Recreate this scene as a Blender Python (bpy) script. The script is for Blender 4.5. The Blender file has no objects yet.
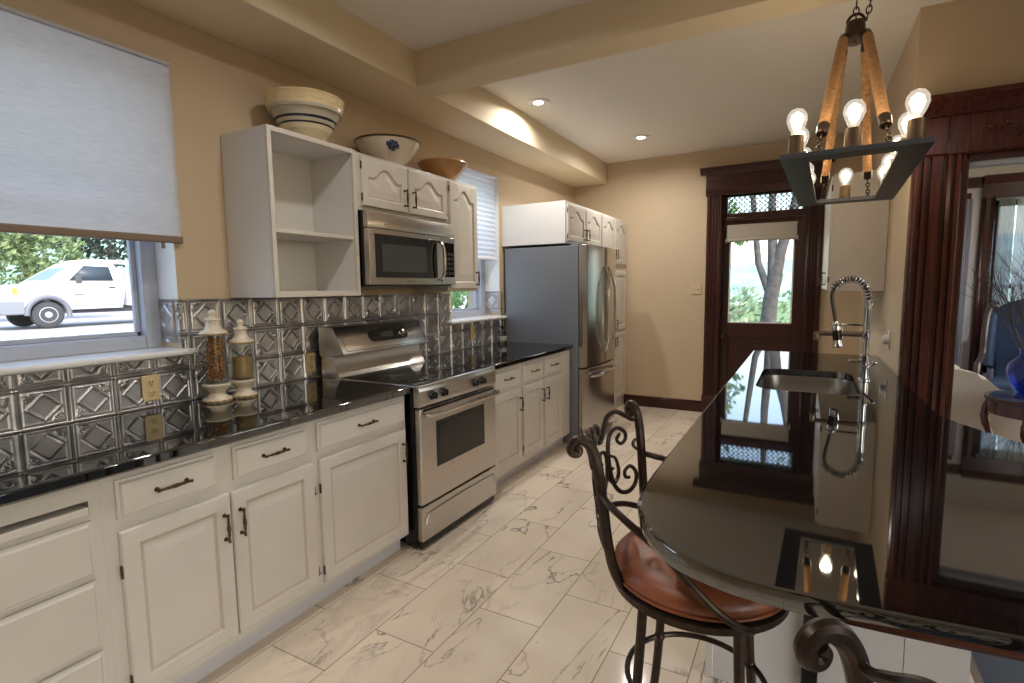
import bpy, bmesh, math, random
import numpy as np
from mathutils import Vector, Matrix
random.seed(7)
PI = math.pi
SC = bpy.context.scene
COL = SC.collection

# ------------------------------------------------------------------ camera
def make_camera():
    f, yaw, pitch, roll, H = 528.6, .50631, .101734, -.011613, 1.43
    cy, sy, cp, sp = math.cos(yaw), math.sin(yaw), math.cos(pitch), math.sin(pitch)
    fwd = Vector((-sy*cp, cy*cp, -sp)); right = Vector((cy, sy, 0)); up = right.cross(fwd)
    cr, sr = math.cos(roll), math.sin(roll)
    r = cr*right + sr*up; u = -sr*right + cr*up
    cam = bpy.data.cameras.new('camera'); cam.sensor_width = 36; cam.lens = f/1024*36; cam.clip_start = .02; cam.clip_end = 400
    o = bpy.data.objects.new('camera', cam); COL.objects.link(o)
    o.matrix_world = Matrix(((r.x, u.x, -fwd.x, 0), (r.y, u.y, -fwd.y, 0), (r.z, u.z, -fwd.z, H), (0, 0, 0, 1)))
    SC.camera = o
make_camera()

# ------------------------------------------------------------------ sky, sun, exposure
W = bpy.data.worlds.new('sky'); SC.world = W; W.use_nodes = True
nt = W.node_tree; bg = nt.nodes['Background']
sky = nt.nodes.new('ShaderNodeTexSky'); sky.sky_type = 'NISHITA'; sky.sun_disc = False
sky.sun_elevation = math.radians(48); sky.sun_rotation = math.radians(120); sky.air_density = 1.3; sky.dust_density = 3.0; sky.ozone_density = 1.0
nt.links.new(sky.outputs[0], bg.inputs[0]); bg.inputs[1].default_value = SKY_STRENGTH = .75
sun = bpy.data.lights.new('sun', 'SUN'); sun.energy = 2.6; sun.angle = .02; sun.color = (1, .95, .88)
so = bpy.data.objects.new('sun', sun); COL.objects.link(so)
so.rotation_euler = (math.radians(38), 0, math.radians(40))
SC.view_settings.view_transform = 'Standard'
try: SC.view_settings.look = 'None'
except Exception: pass
SC.view_settings.gamma = 1.0; SC.view_settings.use_curve_mapping = False
SC.view_settings.exposure = 0.0
try:
    SC.cycles.use_denoising = True
    SC.cycles.max_bounces = 10; SC.cycles.diffuse_bounces = 5; SC.cycles.transparent_max_bounces = 16
    SC.cycles.sample_clamp_indirect = 6.0; SC.cycles.caustics_reflective = False; SC.cycles.caustics_refractive = False
except Exception: pass

# ------------------------------------------------------------------ mesh helpers
class MB:
    def __init__(s): s.bm = bmesh.new(); s.mi = 0
    def _f(s, vs):
        try:
            f = s.bm.faces.new(vs); f.material_index = s.mi; return f
        except ValueError: return None
    def box(s, x0, x1, y0, y1, z0, z1, bev=0, seg=2):
        v = [s.bm.verts.new((x, y, z)) for x in (x0, x1) for y in (y0, y1) for z in (z0, z1)]
        fs = [s._f([v[i] for i in q]) for q in ((0,1,3,2), (4,6,7,5), (0,4,5,1), (2,3,7,6), (0,2,6,4), (1,5,7,3))]
        if bev:
            es = list({e for f in fs for e in f.edges})
            r = bmesh.ops.bevel(s.bm, geom=es, offset=bev, segments=seg, profile=.5, affect='EDGES', clamp_overlap=True)
            for f in r['faces']: f.material_index = s.mi
        return s
    def loft(s, loops, caps=True, closed=True):
        rows = [[s.bm.verts.new(p) for p in L] for L in loops]
        n = len(rows[0])
        for a, b in zip(rows, rows[1:]):
            for i in range(n if closed else n-1):
                j = (i+1) % n
                s._f([a[i], a[j], b[j], b[i]])
        if caps and n > 2:
            s._f(rows[0][::-1]); s._f(rows[-1])
        return s
    def tube(s, pts, r, seg=8, closed=False, flat=1.0):
        pts = [Vector(p) for p in pts]; n = len(pts)
        rr = r if isinstance(r, (list, tuple)) else [r]*n
        loops = []; prev = None
        for i in range(n):
            if closed: t = pts[(i+1) % n]-pts[i-1]
            else: t = pts[min(i+1, n-1)]-pts[max(i-1, 0)]
            t.normalize()
            if prev is None:
                a = Vector((0, 0, 1)) if abs(t.z) < .9 else Vector((1, 0, 0))
                prev = (a - t*a.dot(t)).normalized()
            else:
                prev = (prev - t*prev.dot(t)).normalized()
            b = t.cross(prev)
            loops.append([pts[i]+prev*(rr[i]*math.cos(2*PI*k/seg))+b*(rr[i]*flat*math.sin(2*PI*k/seg)) for k in range(seg)])
        if closed:
            loops.append(loops[0])
            rows = [[s.bm.verts.new(p) for p in L] for L in loops[:-1]]; rows.append(rows[0])
            for a, b in zip(rows, rows[1:]):
                for i in range(seg): s._f([a[i], a[(i+1) % seg], b[(i+1) % seg], b[i]])
        else: s.loft(loops)
        return s
    def lathe(s, prof, c=(0, 0, 0), seg=32, axis='z', fn=None):
        loops = []
        for r, h in prof:
            L = []
            for k in range(seg):
                a = 2*PI*k/seg; rad = r*(fn(a, h) if fn else 1)
                p = (rad*math.cos(a), rad*math.sin(a), h)
                if axis == 'x': p = (p[2], p[0], p[1])
                elif axis == 'y': p = (p[1], p[2], p[0])
                L.append((c[0]+p[0], c[1]+p[1], c[2]+p[2]))
            loops.append(L)
        return s.loft(loops)
    def prism(s, poly, axis, a, b, bev=0):
        def m(u, v, w):
            return {'x': (w, u, v), 'y': (u, w, v), 'z': (u, v, w)}[axis]
        A = [s.bm.verts.new(m(u, v, a)) for u, v in poly]; B = [s.bm.verts.new(m(u, v, b)) for u, v in poly]
        n = len(poly); fs = [s._f(A[::-1]), s._f(B)]
        for i in range(n): fs.append(s._f([A[i], A[(i+1) % n], B[(i+1) % n], B[i]]))
        if bev:
            es = list({e for f in (fs[0], fs[1]) if f for e in f.edges})
            r = bmesh.ops.bevel(s.bm, geom=es, offset=bev, segments=2, profile=.5, affect='EDGES', clamp_overlap=True)
            for f in r['faces']: f.material_index = s.mi
        return s
    def ball(s, c, rx, ry=None, rz=None, seg=14, rot=None):
        ry = ry or rx; rz = rz or rx
        loops = []
        for i in range(1, seg//2):
            t = PI*i/(seg//2)
            loops.append([Vector((rx*math.sin(t)*math.cos(2*PI*k/seg), ry*math.sin(t)*math.sin(2*PI*k/seg), -rz*math.cos(t))) for k in range(seg)])
        if rot is not None: loops = [[rot @ p for p in L] for L in loops]
        return s.loft([[Vector(c)+p for p in L] for L in loops])
    def grid(s, P):
        rows = [[s.bm.verts.new(p) for p in R] for R in P]
        for a, b in zip(rows, rows[1:]):
            for i in range(len(a)-1): s._f([a[i], a[i+1], b[i+1], b[i]])
        return s
    def rot(s, center, axis, ang):
        bmesh.ops.rotate(s.bm, verts=s.bm.verts[:], cent=center, matrix=Matrix.Rotation(ang, 3, axis)); return s

def wloc(o):
    v = Vector((0, 0, 0))
    while o is not None: v += Vector(o.location); o = o.parent
    return v
def obj(name, mb, mats, parent=None, smooth=35, recalc=True, flat_up=False):
    me = bpy.data.meshes.new(name)
    if recalc: bmesh.ops.recalc_face_normals(mb.bm, faces=mb.bm.faces[:])
    mb.bm.to_mesh(me); mb.bm.free()
    if parent is not None:
        me.transform(Matrix.Translation(-wloc(parent)))
    for m in (mats if isinstance(mats, (list, tuple)) else [mats]): me.materials.append(m)
    if smooth:
        for p in me.polygons: p.use_smooth = True
        me.set_sharp_from_angle(angle=math.radians(smooth))
        up = {}; some = False                                  # big flat faces keep crisp, undistorted shading and reflections
        for p in me.polygons:
            n_ = p.normal; f = (abs(n_.z) > .995 and flat_up) or (max(abs(n_.x), abs(n_.y), abs(n_.z)) > .9995 and p.area > .0015)
            if f: p.use_smooth = False; some = True
            for k in p.edge_keys: up.setdefault(tuple(sorted(k)), []).append(f)
        if some:
            at = me.attributes.get('sharp_edge') or me.attributes.new('sharp_edge', 'BOOLEAN', 'EDGE')
            for e in me.edges:
                u = up.get(tuple(sorted(e.vertices[:]))) or []
                if any(u) and not all(u): at.data[e.index].value = True
    o = bpy.data.objects.new(name, me); COL.objects.link(o)
    if parent is not None: o.parent = parent
    return o
def thing(name, label, cat, loc=(0, 0, 0), group=None):
    o = bpy.data.objects.new(name, None); COL.objects.link(o); o.location = loc; o.empty_display_size = .1
    o['label'] = label; o['category'] = cat
    if group: o['group'] = group
    return o
def tag(o, label, cat, group=None, kind=None):
    o['label'] = label; o['category'] = cat
    if group: o['group'] = group
    if kind: o['kind'] = kind
    return o
def struct(name, mb, mat, parent=None, smooth=35):
    o = obj(name, mb, mat, parent, smooth)
    if parent is None: o['kind'] = 'structure'
    return o
def copy_tree(o, parent=None):
    c = o.copy(); COL.objects.link(c)
    if parent is not None: c.parent = parent
    for ch in list(o.children): copy_tree(ch, c)
    return c
def catmull(P, n=8, closed=False):
    P = [Vector(p) for p in P]; out = []; N = len(P)
    for i in range(N if closed else N-1):
        if closed: a, b, c, d = P[i-1], P[i], P[(i+1) % N], P[(i+2) % N]
        else: a, b, c, d = P[max(i-1, 0)], P[i], P[i+1], P[min(i+2, N-1)]
        for k in range(n):
            t = k/n
            out.append(.5*((2*b)+(c-a)*t+(2*a-5*b+4*c-d)*t*t+(3*b-a-3*c+d)*t**3))
    if not closed: out.append(P[-1])
    return out

# ------------------------------------------------------------------ materials
def lin(c):
    return tuple(((x/255)/12.92 if x/255 <= .04045 else ((x/255+.055)/1.055)**2.4) for x in c)
def mat(name, rgb, rough=.5, metal=0., noise=0., nscale=20., bump=0., bscale=60., spec=None, sheen=0., aniso=None, coat=0.):
    m = bpy.data.materials.new(name); m.use_nodes = True; n = m.node_tree; b = n.nodes['Principled BSDF']
    c = lin(rgb)+(1,)
    b.inputs['Base Color'].default_value = c; b.inputs['Roughness'].default_value = rough; b.inputs['Metallic'].default_value = metal
    if spec is not None: b.inputs['Specular IOR Level'].default_value = spec
    if coat: b.inputs['Coat Weight'].default_value = coat; b.inputs['Coat Roughness'].default_value = .08
    if noise or bump:
        tc = n.nodes.new('ShaderNodeTexCoord')
    if noise:
        mp = n.nodes.new('ShaderNodeMapping'); n.links.new(tc.outputs['Object'], mp.inputs[0])
        if aniso: mp.inputs['Scale'].default_value = aniso
        t = n.nodes.new('ShaderNodeTexNoise'); t.inputs['Scale'].default_value = nscale; t.inputs['Detail'].default_value = 5
        n.links.new(mp.outputs[0], t.inputs['Vector'])
        r = n.nodes.new('ShaderNodeValToRGB'); r.color_ramp.elements[0].position = .3; r.color_ramp.elements[1].position = .7
        r.color_ramp.elements[0].color = tuple(x*(1-noise) for x in c[:3])+(1,); r.color_ramp.elements[1].color = tuple(min(1, x*(1+noise)) for x in c[:3])+(1,)
        n.links.new(t.outputs[0], r.inputs[0]); n.links.new(r.outputs[0], b.inputs['Base Color'])
    if bump:
        t2 = n.nodes.new('ShaderNodeTexNoise'); t2.inputs['Scale'].default_value = bscale; n.links.new(tc.outputs['Object'], t2.inputs['Vector'])
        bp = n.nodes.new('ShaderNodeBump'); bp.inputs['Strength'].default_value = bump; bp.inputs['Distance'].default_value = .01
        n.links.new(t2.outputs[0], bp.inputs['Height']); n.links.new(bp.outputs[0], b.inputs['Normal'])
    return m
def emit(name, rgb, s):
    m = bpy.data.materials.new(name); m.use_nodes = True; n = m.node_tree; b = n.nodes['Principled BSDF']
    b.inputs['Base Color'].default_value = (.8, .8, .8, 1); b.inputs['Emission Color'].default_value = lin(rgb)+(1,); b.inputs['Emission Strength'].default_value = s
    return m
def glass(name, tint=(255, 255, 255), refl=.09, rough=0.0):
    m = bpy.data.materials.new(name); m.use_nodes = True; n = m.node_tree; n.nodes.remove(n.nodes['Principled BSDF'])
    o = n.nodes['Material Output']; t = n.nodes.new('ShaderNodeBsdfTransparent'); g = n.nodes.new('ShaderNodeBsdfGlossy'); mx = n.nodes.new('ShaderNodeMixShader')
    t.inputs[0].default_value = lin(tint)+(1,); g.inputs['Roughness'].default_value = rough
    lw = n.nodes.new('ShaderNodeLayerWeight'); lw.inputs[0].default_value = .5
    pw = n.nodes.new('ShaderNodeMath'); pw.operation = 'POWER'; pw.inputs[1].default_value = 4; n.links.new(lw.outputs['Facing'], pw.inputs[0])
    fr = n.nodes.new('ShaderNodeMath'); fr.operation = 'MULTIPLY_ADD'; fr.inputs[1].default_value = .6; fr.inputs[2].default_value = .035; n.links.new(pw.outputs[0], fr.inputs[0])
    n.links.new(fr.outputs[0], mx.inputs[0]); n.links.new(t.outputs[0], mx.inputs[1]); n.links.new(g.outputs[0], mx.inputs[2]); n.links.new(mx.outputs[0], o.inputs[0])
    return m
def cloth(name, rgb, trans=.5, noise=.06, scale=(1, 1, 14), nscale=14, alpha=0.):
    m = bpy.data.materials.new(name); m.use_nodes = True; n = m.node_tree; n.nodes.remove(n.nodes['Principled BSDF'])
    o = n.nodes['Material Output']; d = n.nodes.new('ShaderNodeBsdfDiffuse'); t = n.nodes.new('ShaderNodeBsdfTranslucent'); mx = n.nodes.new('ShaderNodeMixShader')
    tc = n.nodes.new('ShaderNodeTexCoord'); mp = n.nodes.new('ShaderNodeMapping'); mp.inputs['Scale'].default_value = scale
    tx = n.nodes.new('ShaderNodeTexNoise'); tx.inputs['Scale'].default_value = nscale; tx.inputs['Detail'].default_value = 6
    r = n.nodes.new('ShaderNodeValToRGB'); c = lin(rgb)
    r.color_ramp.elements[0].position = .35; r.color_ramp.elements[1].position = .65
    r.color_ramp.elements[0].color = tuple(x*(1-noise) for x in c)+(1,); r.color_ramp.elements[1].color = tuple(min(1, x*(1+noise)) for x in c)+(1,)
    L = n.links.new
    L(tc.outputs['Object'], mp.inputs[0]); L(mp.outputs[0], tx.inputs['Vector']); L(tx.outputs[0], r.inputs[0]); L(r.outputs[0], d.inputs[0]); L(r.outputs[0], t.inputs[0])
    mx.inputs[0].default_value = trans; L(d.outputs[0], mx.inputs[1]); L(t.outputs[0], mx.inputs[2])
    if alpha:
        tr = n.nodes.new('ShaderNodeBsdfTransparent'); m2 = n.nodes.new('ShaderNodeMixShader'); m2.inputs[0].default_value = alpha
        L(mx.outputs[0], m2.inputs[1]); L(tr.outputs[0], m2.inputs[2]); L(m2.outputs[0], o.inputs[0])
    else: L(mx.outputs[0], o.inputs[0])
    return m
def wood(name, a, b, rough=.3, scale=(14, 14, 1.2)):
    m = mat(name, a, rough); n = m.node_tree; bs = n.nodes['Principled BSDF']; L = n.links.new
    tc = n.nodes.new('ShaderNodeTexCoord'); mp = n.nodes.new('ShaderNodeMapping'); mp.inputs['Scale'].default_value = scale
    tx = n.nodes.new('ShaderNodeTexNoise'); tx.inputs['Scale'].default_value = 4; tx.inputs['Detail'].default_value = 8; tx.inputs['Distortion'].default_value = .4
    r = n.nodes.new('ShaderNodeValToRGB'); r.color_ramp.elements[0].color = lin(a)+(1,); r.color_ramp.elements[1].color = lin(b)+(1,)
    r.color_ramp.elements[0].position = .35; r.color_ramp.elements[1].position = .7
    L(tc.outputs['Object'], mp.inputs[0]); L(mp.outputs[0], tx.inputs['Vector']); L(tx.outputs[0], r.inputs[0]); L(r.outputs[0], bs.inputs['Base Color'])
    return m
def marble_floor():
    m = mat('marble_tile', (216, 206, 196), .09); n = m.node_tree; b = n.nodes['Principled BSDF']; L = n.links.new
    tc = n.nodes.new('ShaderNodeTexCoord'); sx = n.nodes.new('ShaderNodeSeparateXYZ'); cx = n.nodes.new('ShaderNodeCombineXYZ')
    L(tc.outputs['Object'], sx.inputs[0])
    ay = n.nodes.new('ShaderNodeMath'); ay.inputs[1].default_value = -.33+6.1; L(sx.outputs[1], ay.inputs[0])
    ax = n.nodes.new('ShaderNodeMath'); ax.inputs[1].default_value = 1.23+6.06; L(sx.outputs[0], ax.inputs[0])
    L(ay.outputs[0], cx.inputs[0]); L(ax.outputs[0], cx.inputs[1])
    br = n.nodes.new('ShaderNodeTexBrick'); br.offset = .45; br.offset_frequency = 2
    for k, v in (('Scale', 1), ('Mortar Size', .0022), ('Mortar Smooth', .1), ('Brick Width', .61), ('Row Height', .303), ('Bias', 0)): br.inputs[k].default_value = v
    br.inputs['Color1'].default_value = (0, 0, 0, 1); br.inputs['Color2'].default_value = (1, 1, 1, 1); br.inputs['Mortar'].default_value = (.5, .5, .5, 1)
    L(cx.outputs[0], br.inputs['Vector'])
    off = n.nodes.new('ShaderNodeVectorMath'); off.operation = 'MULTIPLY_ADD'; off.inputs[1].default_value = (9, 5, 7)
    L(br.outputs['Color'], off.inputs[0]); L(tc.outputs['Object'], off.inputs[2])
    mp = n.nodes.new('ShaderNodeMapping'); mp.inputs['Rotation'].default_value = (0, 0, .5); mp.inputs['Scale'].default_value = (1, .45, 1); L(off.outputs[0], mp.inputs[0])
    def vein(scale, w, seedz, dist):
        t = n.nodes.new('ShaderNodeTexNoise'); t.inputs['Scale'].default_value = scale; t.inputs['Detail'].default_value = 7; t.inputs['Roughness'].default_value = .55; t.inputs['Distortion'].default_value = dist
        a = n.nodes.new('ShaderNodeVectorMath'); a.inputs[1].default_value = (seedz, seedz*2, seedz); L(mp.outputs[0], a.inputs[0]); L(a.outputs[0], t.inputs['Vector'])
        s = n.nodes.new('ShaderNodeMath'); s.operation = 'SUBTRACT'; s.inputs[1].default_value = .5; L(t.outputs[0], s.inputs[0])
        ab = n.nodes.new('ShaderNodeMath'); ab.operation = 'ABSOLUTE'; L(s.outputs[0], ab.inputs[0])
        mr = n.nodes.new('ShaderNodeMapRange'); mr.inputs['From Min'].default_value = 0; mr.inputs['From Max'].default_value = w; mr.inputs['To Min'].default_value = 1; mr.inputs['To Max'].default_value = 0; L(ab.outputs[0], mr.inputs['Value'])
        return mr
    def mask(scale, lo, hi, seed):
        t = n.nodes.new('ShaderNodeTexNoise'); t.inputs['Scale'].default_value = scale; t.inputs['Detail'].default_value = 2
        a = n.nodes.new('ShaderNodeVectorMath'); a.inputs[1].default_value = (seed, -seed, seed); L(off.outputs[0], a.inputs[0]); L(a.outputs[0], t.inputs['Vector'])
        mr = n.nodes.new('ShaderNodeMapRange'); mr.inputs['From Min'].default_value = lo; mr.inputs['From Max'].default_value = hi; L(t.outputs[0], mr.inputs['Value']); return mr
    def mul(a, c):
        x = n.nodes.new('ShaderNodeMath'); x.operation = 'MULTIPLY'; L(a.outputs[0], x.inputs[0])
        if isinstance(c, float): x.inputs[1].default_value = c
        else: L(c.outputs[0], x.inputs[1])
        return x
    v1 = mul(vein(2.9, .012, 3.1, .9), mask(2.4, .42, .60, 4.)); v2 = mul(mul(vein(4.5, .04, 9.7, 1.2), mask(1.6, .45, .7, 11.)), .35)
    cl = mask(1.8, .35, .75, 21.)
    base = n.nodes.new('ShaderNodeMix'); base.data_type = 'RGBA'; base.inputs['A'].default_value = lin((234, 220, 201))+(1,); base.inputs['B'].default_value = lin((216, 201, 183))+(1,); L(cl.outputs[0], base.inputs['Factor'])
    m1 = n.nodes.new('ShaderNodeMix'); m1.data_type = 'RGBA'; m1.inputs['B'].default_value = lin((118, 106, 104))+(1,); L(v1.outputs[0], m1.inputs['Factor']); L(base.outputs['Result'], m1.inputs['A'])
    m2 = n.nodes.new('ShaderNodeMix'); m2.data_type = 'RGBA'; m2.inputs['B'].default_value = lin((150, 138, 130))+(1,); L(v2.outputs[0], m2.inputs['Factor']); L(m1.outputs['Result'], m2.inputs['A'])
    m3 = n.nodes.new('ShaderNodeMix'); m3.data_type = 'RGBA'; m3.inputs['B'].default_value = lin((150, 132, 116))+(1,); L(br.outputs['Fac'], m3.inputs['Factor']); L(m2.outputs['Result'], m3.inputs['A'])
    L(m3.outputs['Result'], b.inputs['Base Color'])
    return m
def granite():
    m = mat('black_granite', (12, 12, 13), .03); n = m.node_tree; b = n.nodes['Principled BSDF']; b.inputs['IOR'].default_value = 2.6; L = n.links.new
    tc = n.nodes.new('ShaderNodeTexCoord'); v = n.nodes.new('ShaderNodeTexNoise'); v.inputs['Scale'].default_value = 260; v.inputs['Detail'].default_value = 2
    L(tc.outputs['Object'], v.inputs['Vector'])
    r = n.nodes.new('ShaderNodeValToRGB'); r.color_ramp.elements[0].position = .62; r.color_ramp.elements[0].color = lin((13, 13, 14))+(1,); r.color_ramp.elements[1].position = .8; r.color_ramp.elements[1].color = lin((62, 62, 66))+(1,)
    L(v.outputs[0], r.inputs[0]); L(r.outputs[0], b.inputs['Base Color']); return m
def brushed(name, rgb, rough, scale):
    m = mat(name, rgb, rough, 1.0); n = m.node_tree; b = n.nodes['Principled BSDF']; L = n.links.new
    tc = n.nodes.new('ShaderNodeTexCoord'); mp = n.nodes.new('ShaderNodeMapping'); mp.inputs['Scale'].default_value = scale
    t = n.nodes.new('ShaderNodeTexNoise'); t.inputs['Scale'].default_value = 6; t.inputs['Detail'].default_value = 3
    mr = n.nodes.new('ShaderNodeMapRange'); mr.inputs['To Min'].default_value = rough*.93; mr.inputs['To Max'].default_value = rough*1.08
    L(tc.outputs['Object'], mp.inputs[0]); L(mp.outputs[0], t.inputs['Vector']); L(t.outputs[0], mr.inputs['Value']); L(mr.outputs[0], b.inputs['Roughness']); return m

MT = {}
MT['wall'] = mat('tan_wall_paint', (198, 178, 150), .75, noise=.02, nscale=3)
MT['ceil'] = mat('ceiling_paint', (232, 227, 219), .85)
MT['soffit'] = mat('soffit_paint', (220, 204, 174), .8)
MT['white'] = mat('cabinet_white_paint', (207, 201, 193), .38, noise=.035, nscale=5)
MT['white2'] = mat('cabinet_side_white', (216, 214, 212), .4)
MT['glaze'] = mat('cabinet_groove_glaze', (192, 180, 164), .5)
MT['toe'] = mat('toe_kick_blue_lit', (200, 199, 202), .5)  # white cabinet paint with a cast of blue light put into the colour
MT['floor'] = marble_floor()
MT['granite'] = granite()
MT['steel'] = mat('satin_steel', (192, 188, 184), .24, 1.0)
MT['steelh'] = brushed('brushed_steel_horizontal', (200, 194, 188), .28, (60, 1, 60))
MT['sink'] = brushed('sink_steel', (150, 143, 136), .33, (30, 1, 30))
MT['fridge_side'] = mat('fridge_grey_paint', (122, 126, 134), .42, .3)
MT['chrome'] = mat('chrome', (215, 215, 220), .08, 1.0)
MT['handle_steel'] = mat('polished_handle_steel', (205, 202, 200), .18, 1.0)
MT['black'] = mat('black_enamel', (14, 14, 15), .25)
MT['blackglass'] = mat('black_glass', (8, 8, 9), .04)
MT['ovenglass'] = mat('oven_window_glass', (30, 32, 33), .06)
MT['bronze'] = mat('antique_bronze', (84, 62, 44), .38, .85, noise=.35, nscale=60)
MT['tin'] = mat('pressed_tin', (184, 181, 183), .36, .92, noise=.3, nscale=9)
MT['mahog'] = wood('mahogany', (54, 24, 17), (84, 38, 26), .22)
MT['mahogd'] = wood('dark_mahogany', (46, 20, 16), (66, 28, 22), .3)
MT['winframe'] = mat('window_frame_vinyl', (178, 184, 198), .4)
MT['sill'] = mat('white_sill', (232, 232, 232), .3)
MT['glass'] = glass('window_glass')
MT['shade'] = cloth('woven_shade', (216, 217, 222), .34)
MT['pleat'] = cloth('pleated_shade_cloth', (246, 246, 248), .6)
MT['rail'] = mat('shade_rail_brown', (128, 108, 92), .5)
MT['plate'] = mat('outlet_almond', (212, 190, 146), .45)
MT['plated'] = mat('outlet_slot', (92, 74, 50), .6)
MT['iron'] = mat('wrought_iron_bronze', (66, 54, 47), .36, .75, noise=.3, nscale=40)
MT['leather'] = mat('brown_leather', (146, 84, 54), .38, noise=.5, nscale=9, bump=.06, bscale=220)
MT['rope'] = None
MT['chand'] = mat('chandelier_slate_metal', (78, 82, 90), .45, .2)
MT['bulbglass'] = glass('bulb_glass', (250, 250, 250))
MT['cream'] = mat('cream_upholstery', (182, 172, 158), .85, bump=.15, bscale=300)
MT['bluevel'] = mat('blue_upholstery', (44, 66, 98), .7, sheen=.3, noise=.2, nscale=6)
MT['sheer'] = cloth('sheer_curtain', (166, 168, 180), .6, scale=(20, 20, 1), alpha=.12)
MT['lroomwall'] = mat('living_room_wall', (206, 206, 208), .8)
MT['slate'] = mat('dark_granite_floor', (58, 66, 78), .35, noise=.6, nscale=180)
MT['dark'] = mat('dark_void', (18, 16, 15), .7)
# ------------------------------------------------------------------ the room shell
XL, XR, YB, YD, ZC = -2.54, .475, 6.2, 3.65, 2.88      # left wall, galley right wall, back wall, doorway wall, ceiling
def build_shell():
    struct('floor', MB().box(XL-.4, .60, -2.6, YB+.3, -.1, 0), MT['floor'])
    struct('floor', MB().box(.605, 4.4, -2.6, YD+.1, -.1, 0), MT['slate'])
    struct('trim_1', MB().box(.592, .614, -2.6, YD, -.02, .004), MT['handle_steel'])
    w = MB()                                                   # left wall with two window openings
    x0, x1 = XL-.36, XL
    zt = 3.1
    for (a, b, lo, hi) in ((-2.6, .15, 0, zt), (.15, 1.40, 0, 1.134), (.15, 1.40, 2.44, zt), (1.40, 3.55, 0, zt), (3.55, 4.35, 0, 1.134), (3.55, 4.35, 2.44, zt), (4.35, YB+.3, 0, zt)):
        w.box(x0, x1, a, b, lo, hi)
    struct('wall_left', w, MT['wall'])
    w = MB()
    for (a, b, lo, hi) in ((XL-.3, -.82, 0, zt), (-.82, -.01, 2.40, zt), (-.01, .53, 0, zt)): w.box(a, b, YB, YB+.25, lo, hi)
    struct('wall_back', w, MT['wall'])
    struct('wall_right', MB().box(XR, .53, YD+.13, YB, 0, zt), MT['wall'])
    w = MB().box(XR, .72, YD, YD+.13, 0, zt); w.box(.72, 2.2, YD, YD+.13, 2.1, zt); w.box(2.2, 4.4, YD, YD+.13, 0, zt)
    struct('wall_front', w, MT['wall'])
    struct('ceiling', MB().box(XL, .53, 2.84, YB+.2, ZC, ZC+.25).box(.53, 4.4, 2.84, 7.7, ZC, ZC+.25), MT['ceil'])
    struct('ceiling', MB().box(XL, 4.4, -2.6, 2.84, 2.855, 3.1), MT['ceil'])
    struct('trim_2', MB().box(XL, -2.12, -2.6, YB, 2.645, ZC+.01, .006), MT['soffit'])       # soffit along the left wall
    struct('trim_3', MB().box(-2.13, 4.3, 2.66, 2.85, 2.65, ZC+.02, .006), MT['soffit'])     # beam across the room
    struct('wall_far', MB().box(4.3, 4.5, 1.2, YD+.13, 0, zt).box(4.3, 4.5, -2.6, 1.2, 0, .35).box(4.3, 4.5, -2.6, 1.2, 2.6, zt), MT['wall'])
    # rear of the room: one solid wall without an opening
    w = MB().box(XL, 4.4, -2.7, -2.6, 0, zt)
    struct('wall_rear', w, MT['wall'])
    f = MB()
    for a in (-2.6, -1.35, -.1, 1.15): f.box(4.36, 4.42, a, a+.05, .35, 2.6, .004)
    f.box(4.36, 4.42, -2.6, 1.2, .35, .40, .004).box(4.36, 4.42, -2.6, 1.2, 2.55, 2.6, .004)
    struct('window_5', f, MT['winframe'])  # frames an unseen opening added on the right to let daylight in
    # baseboards
    b = MB().prism([(YB, 0), (YB, .125), (YB-.012, .12), (YB-.018, .10), (YB-.02, 0)], 'x', -1.89, -.97)
    struct('baseboard_back', b, MT['mahogd'])
    # unseen flat slab added over the whole room to keep outside light out
    struct('ceiling', MB().box(XL-.6, 4.6, -2.8, 7.8, 3.1, 3.2), MT['dark'])
build_shell()

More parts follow.
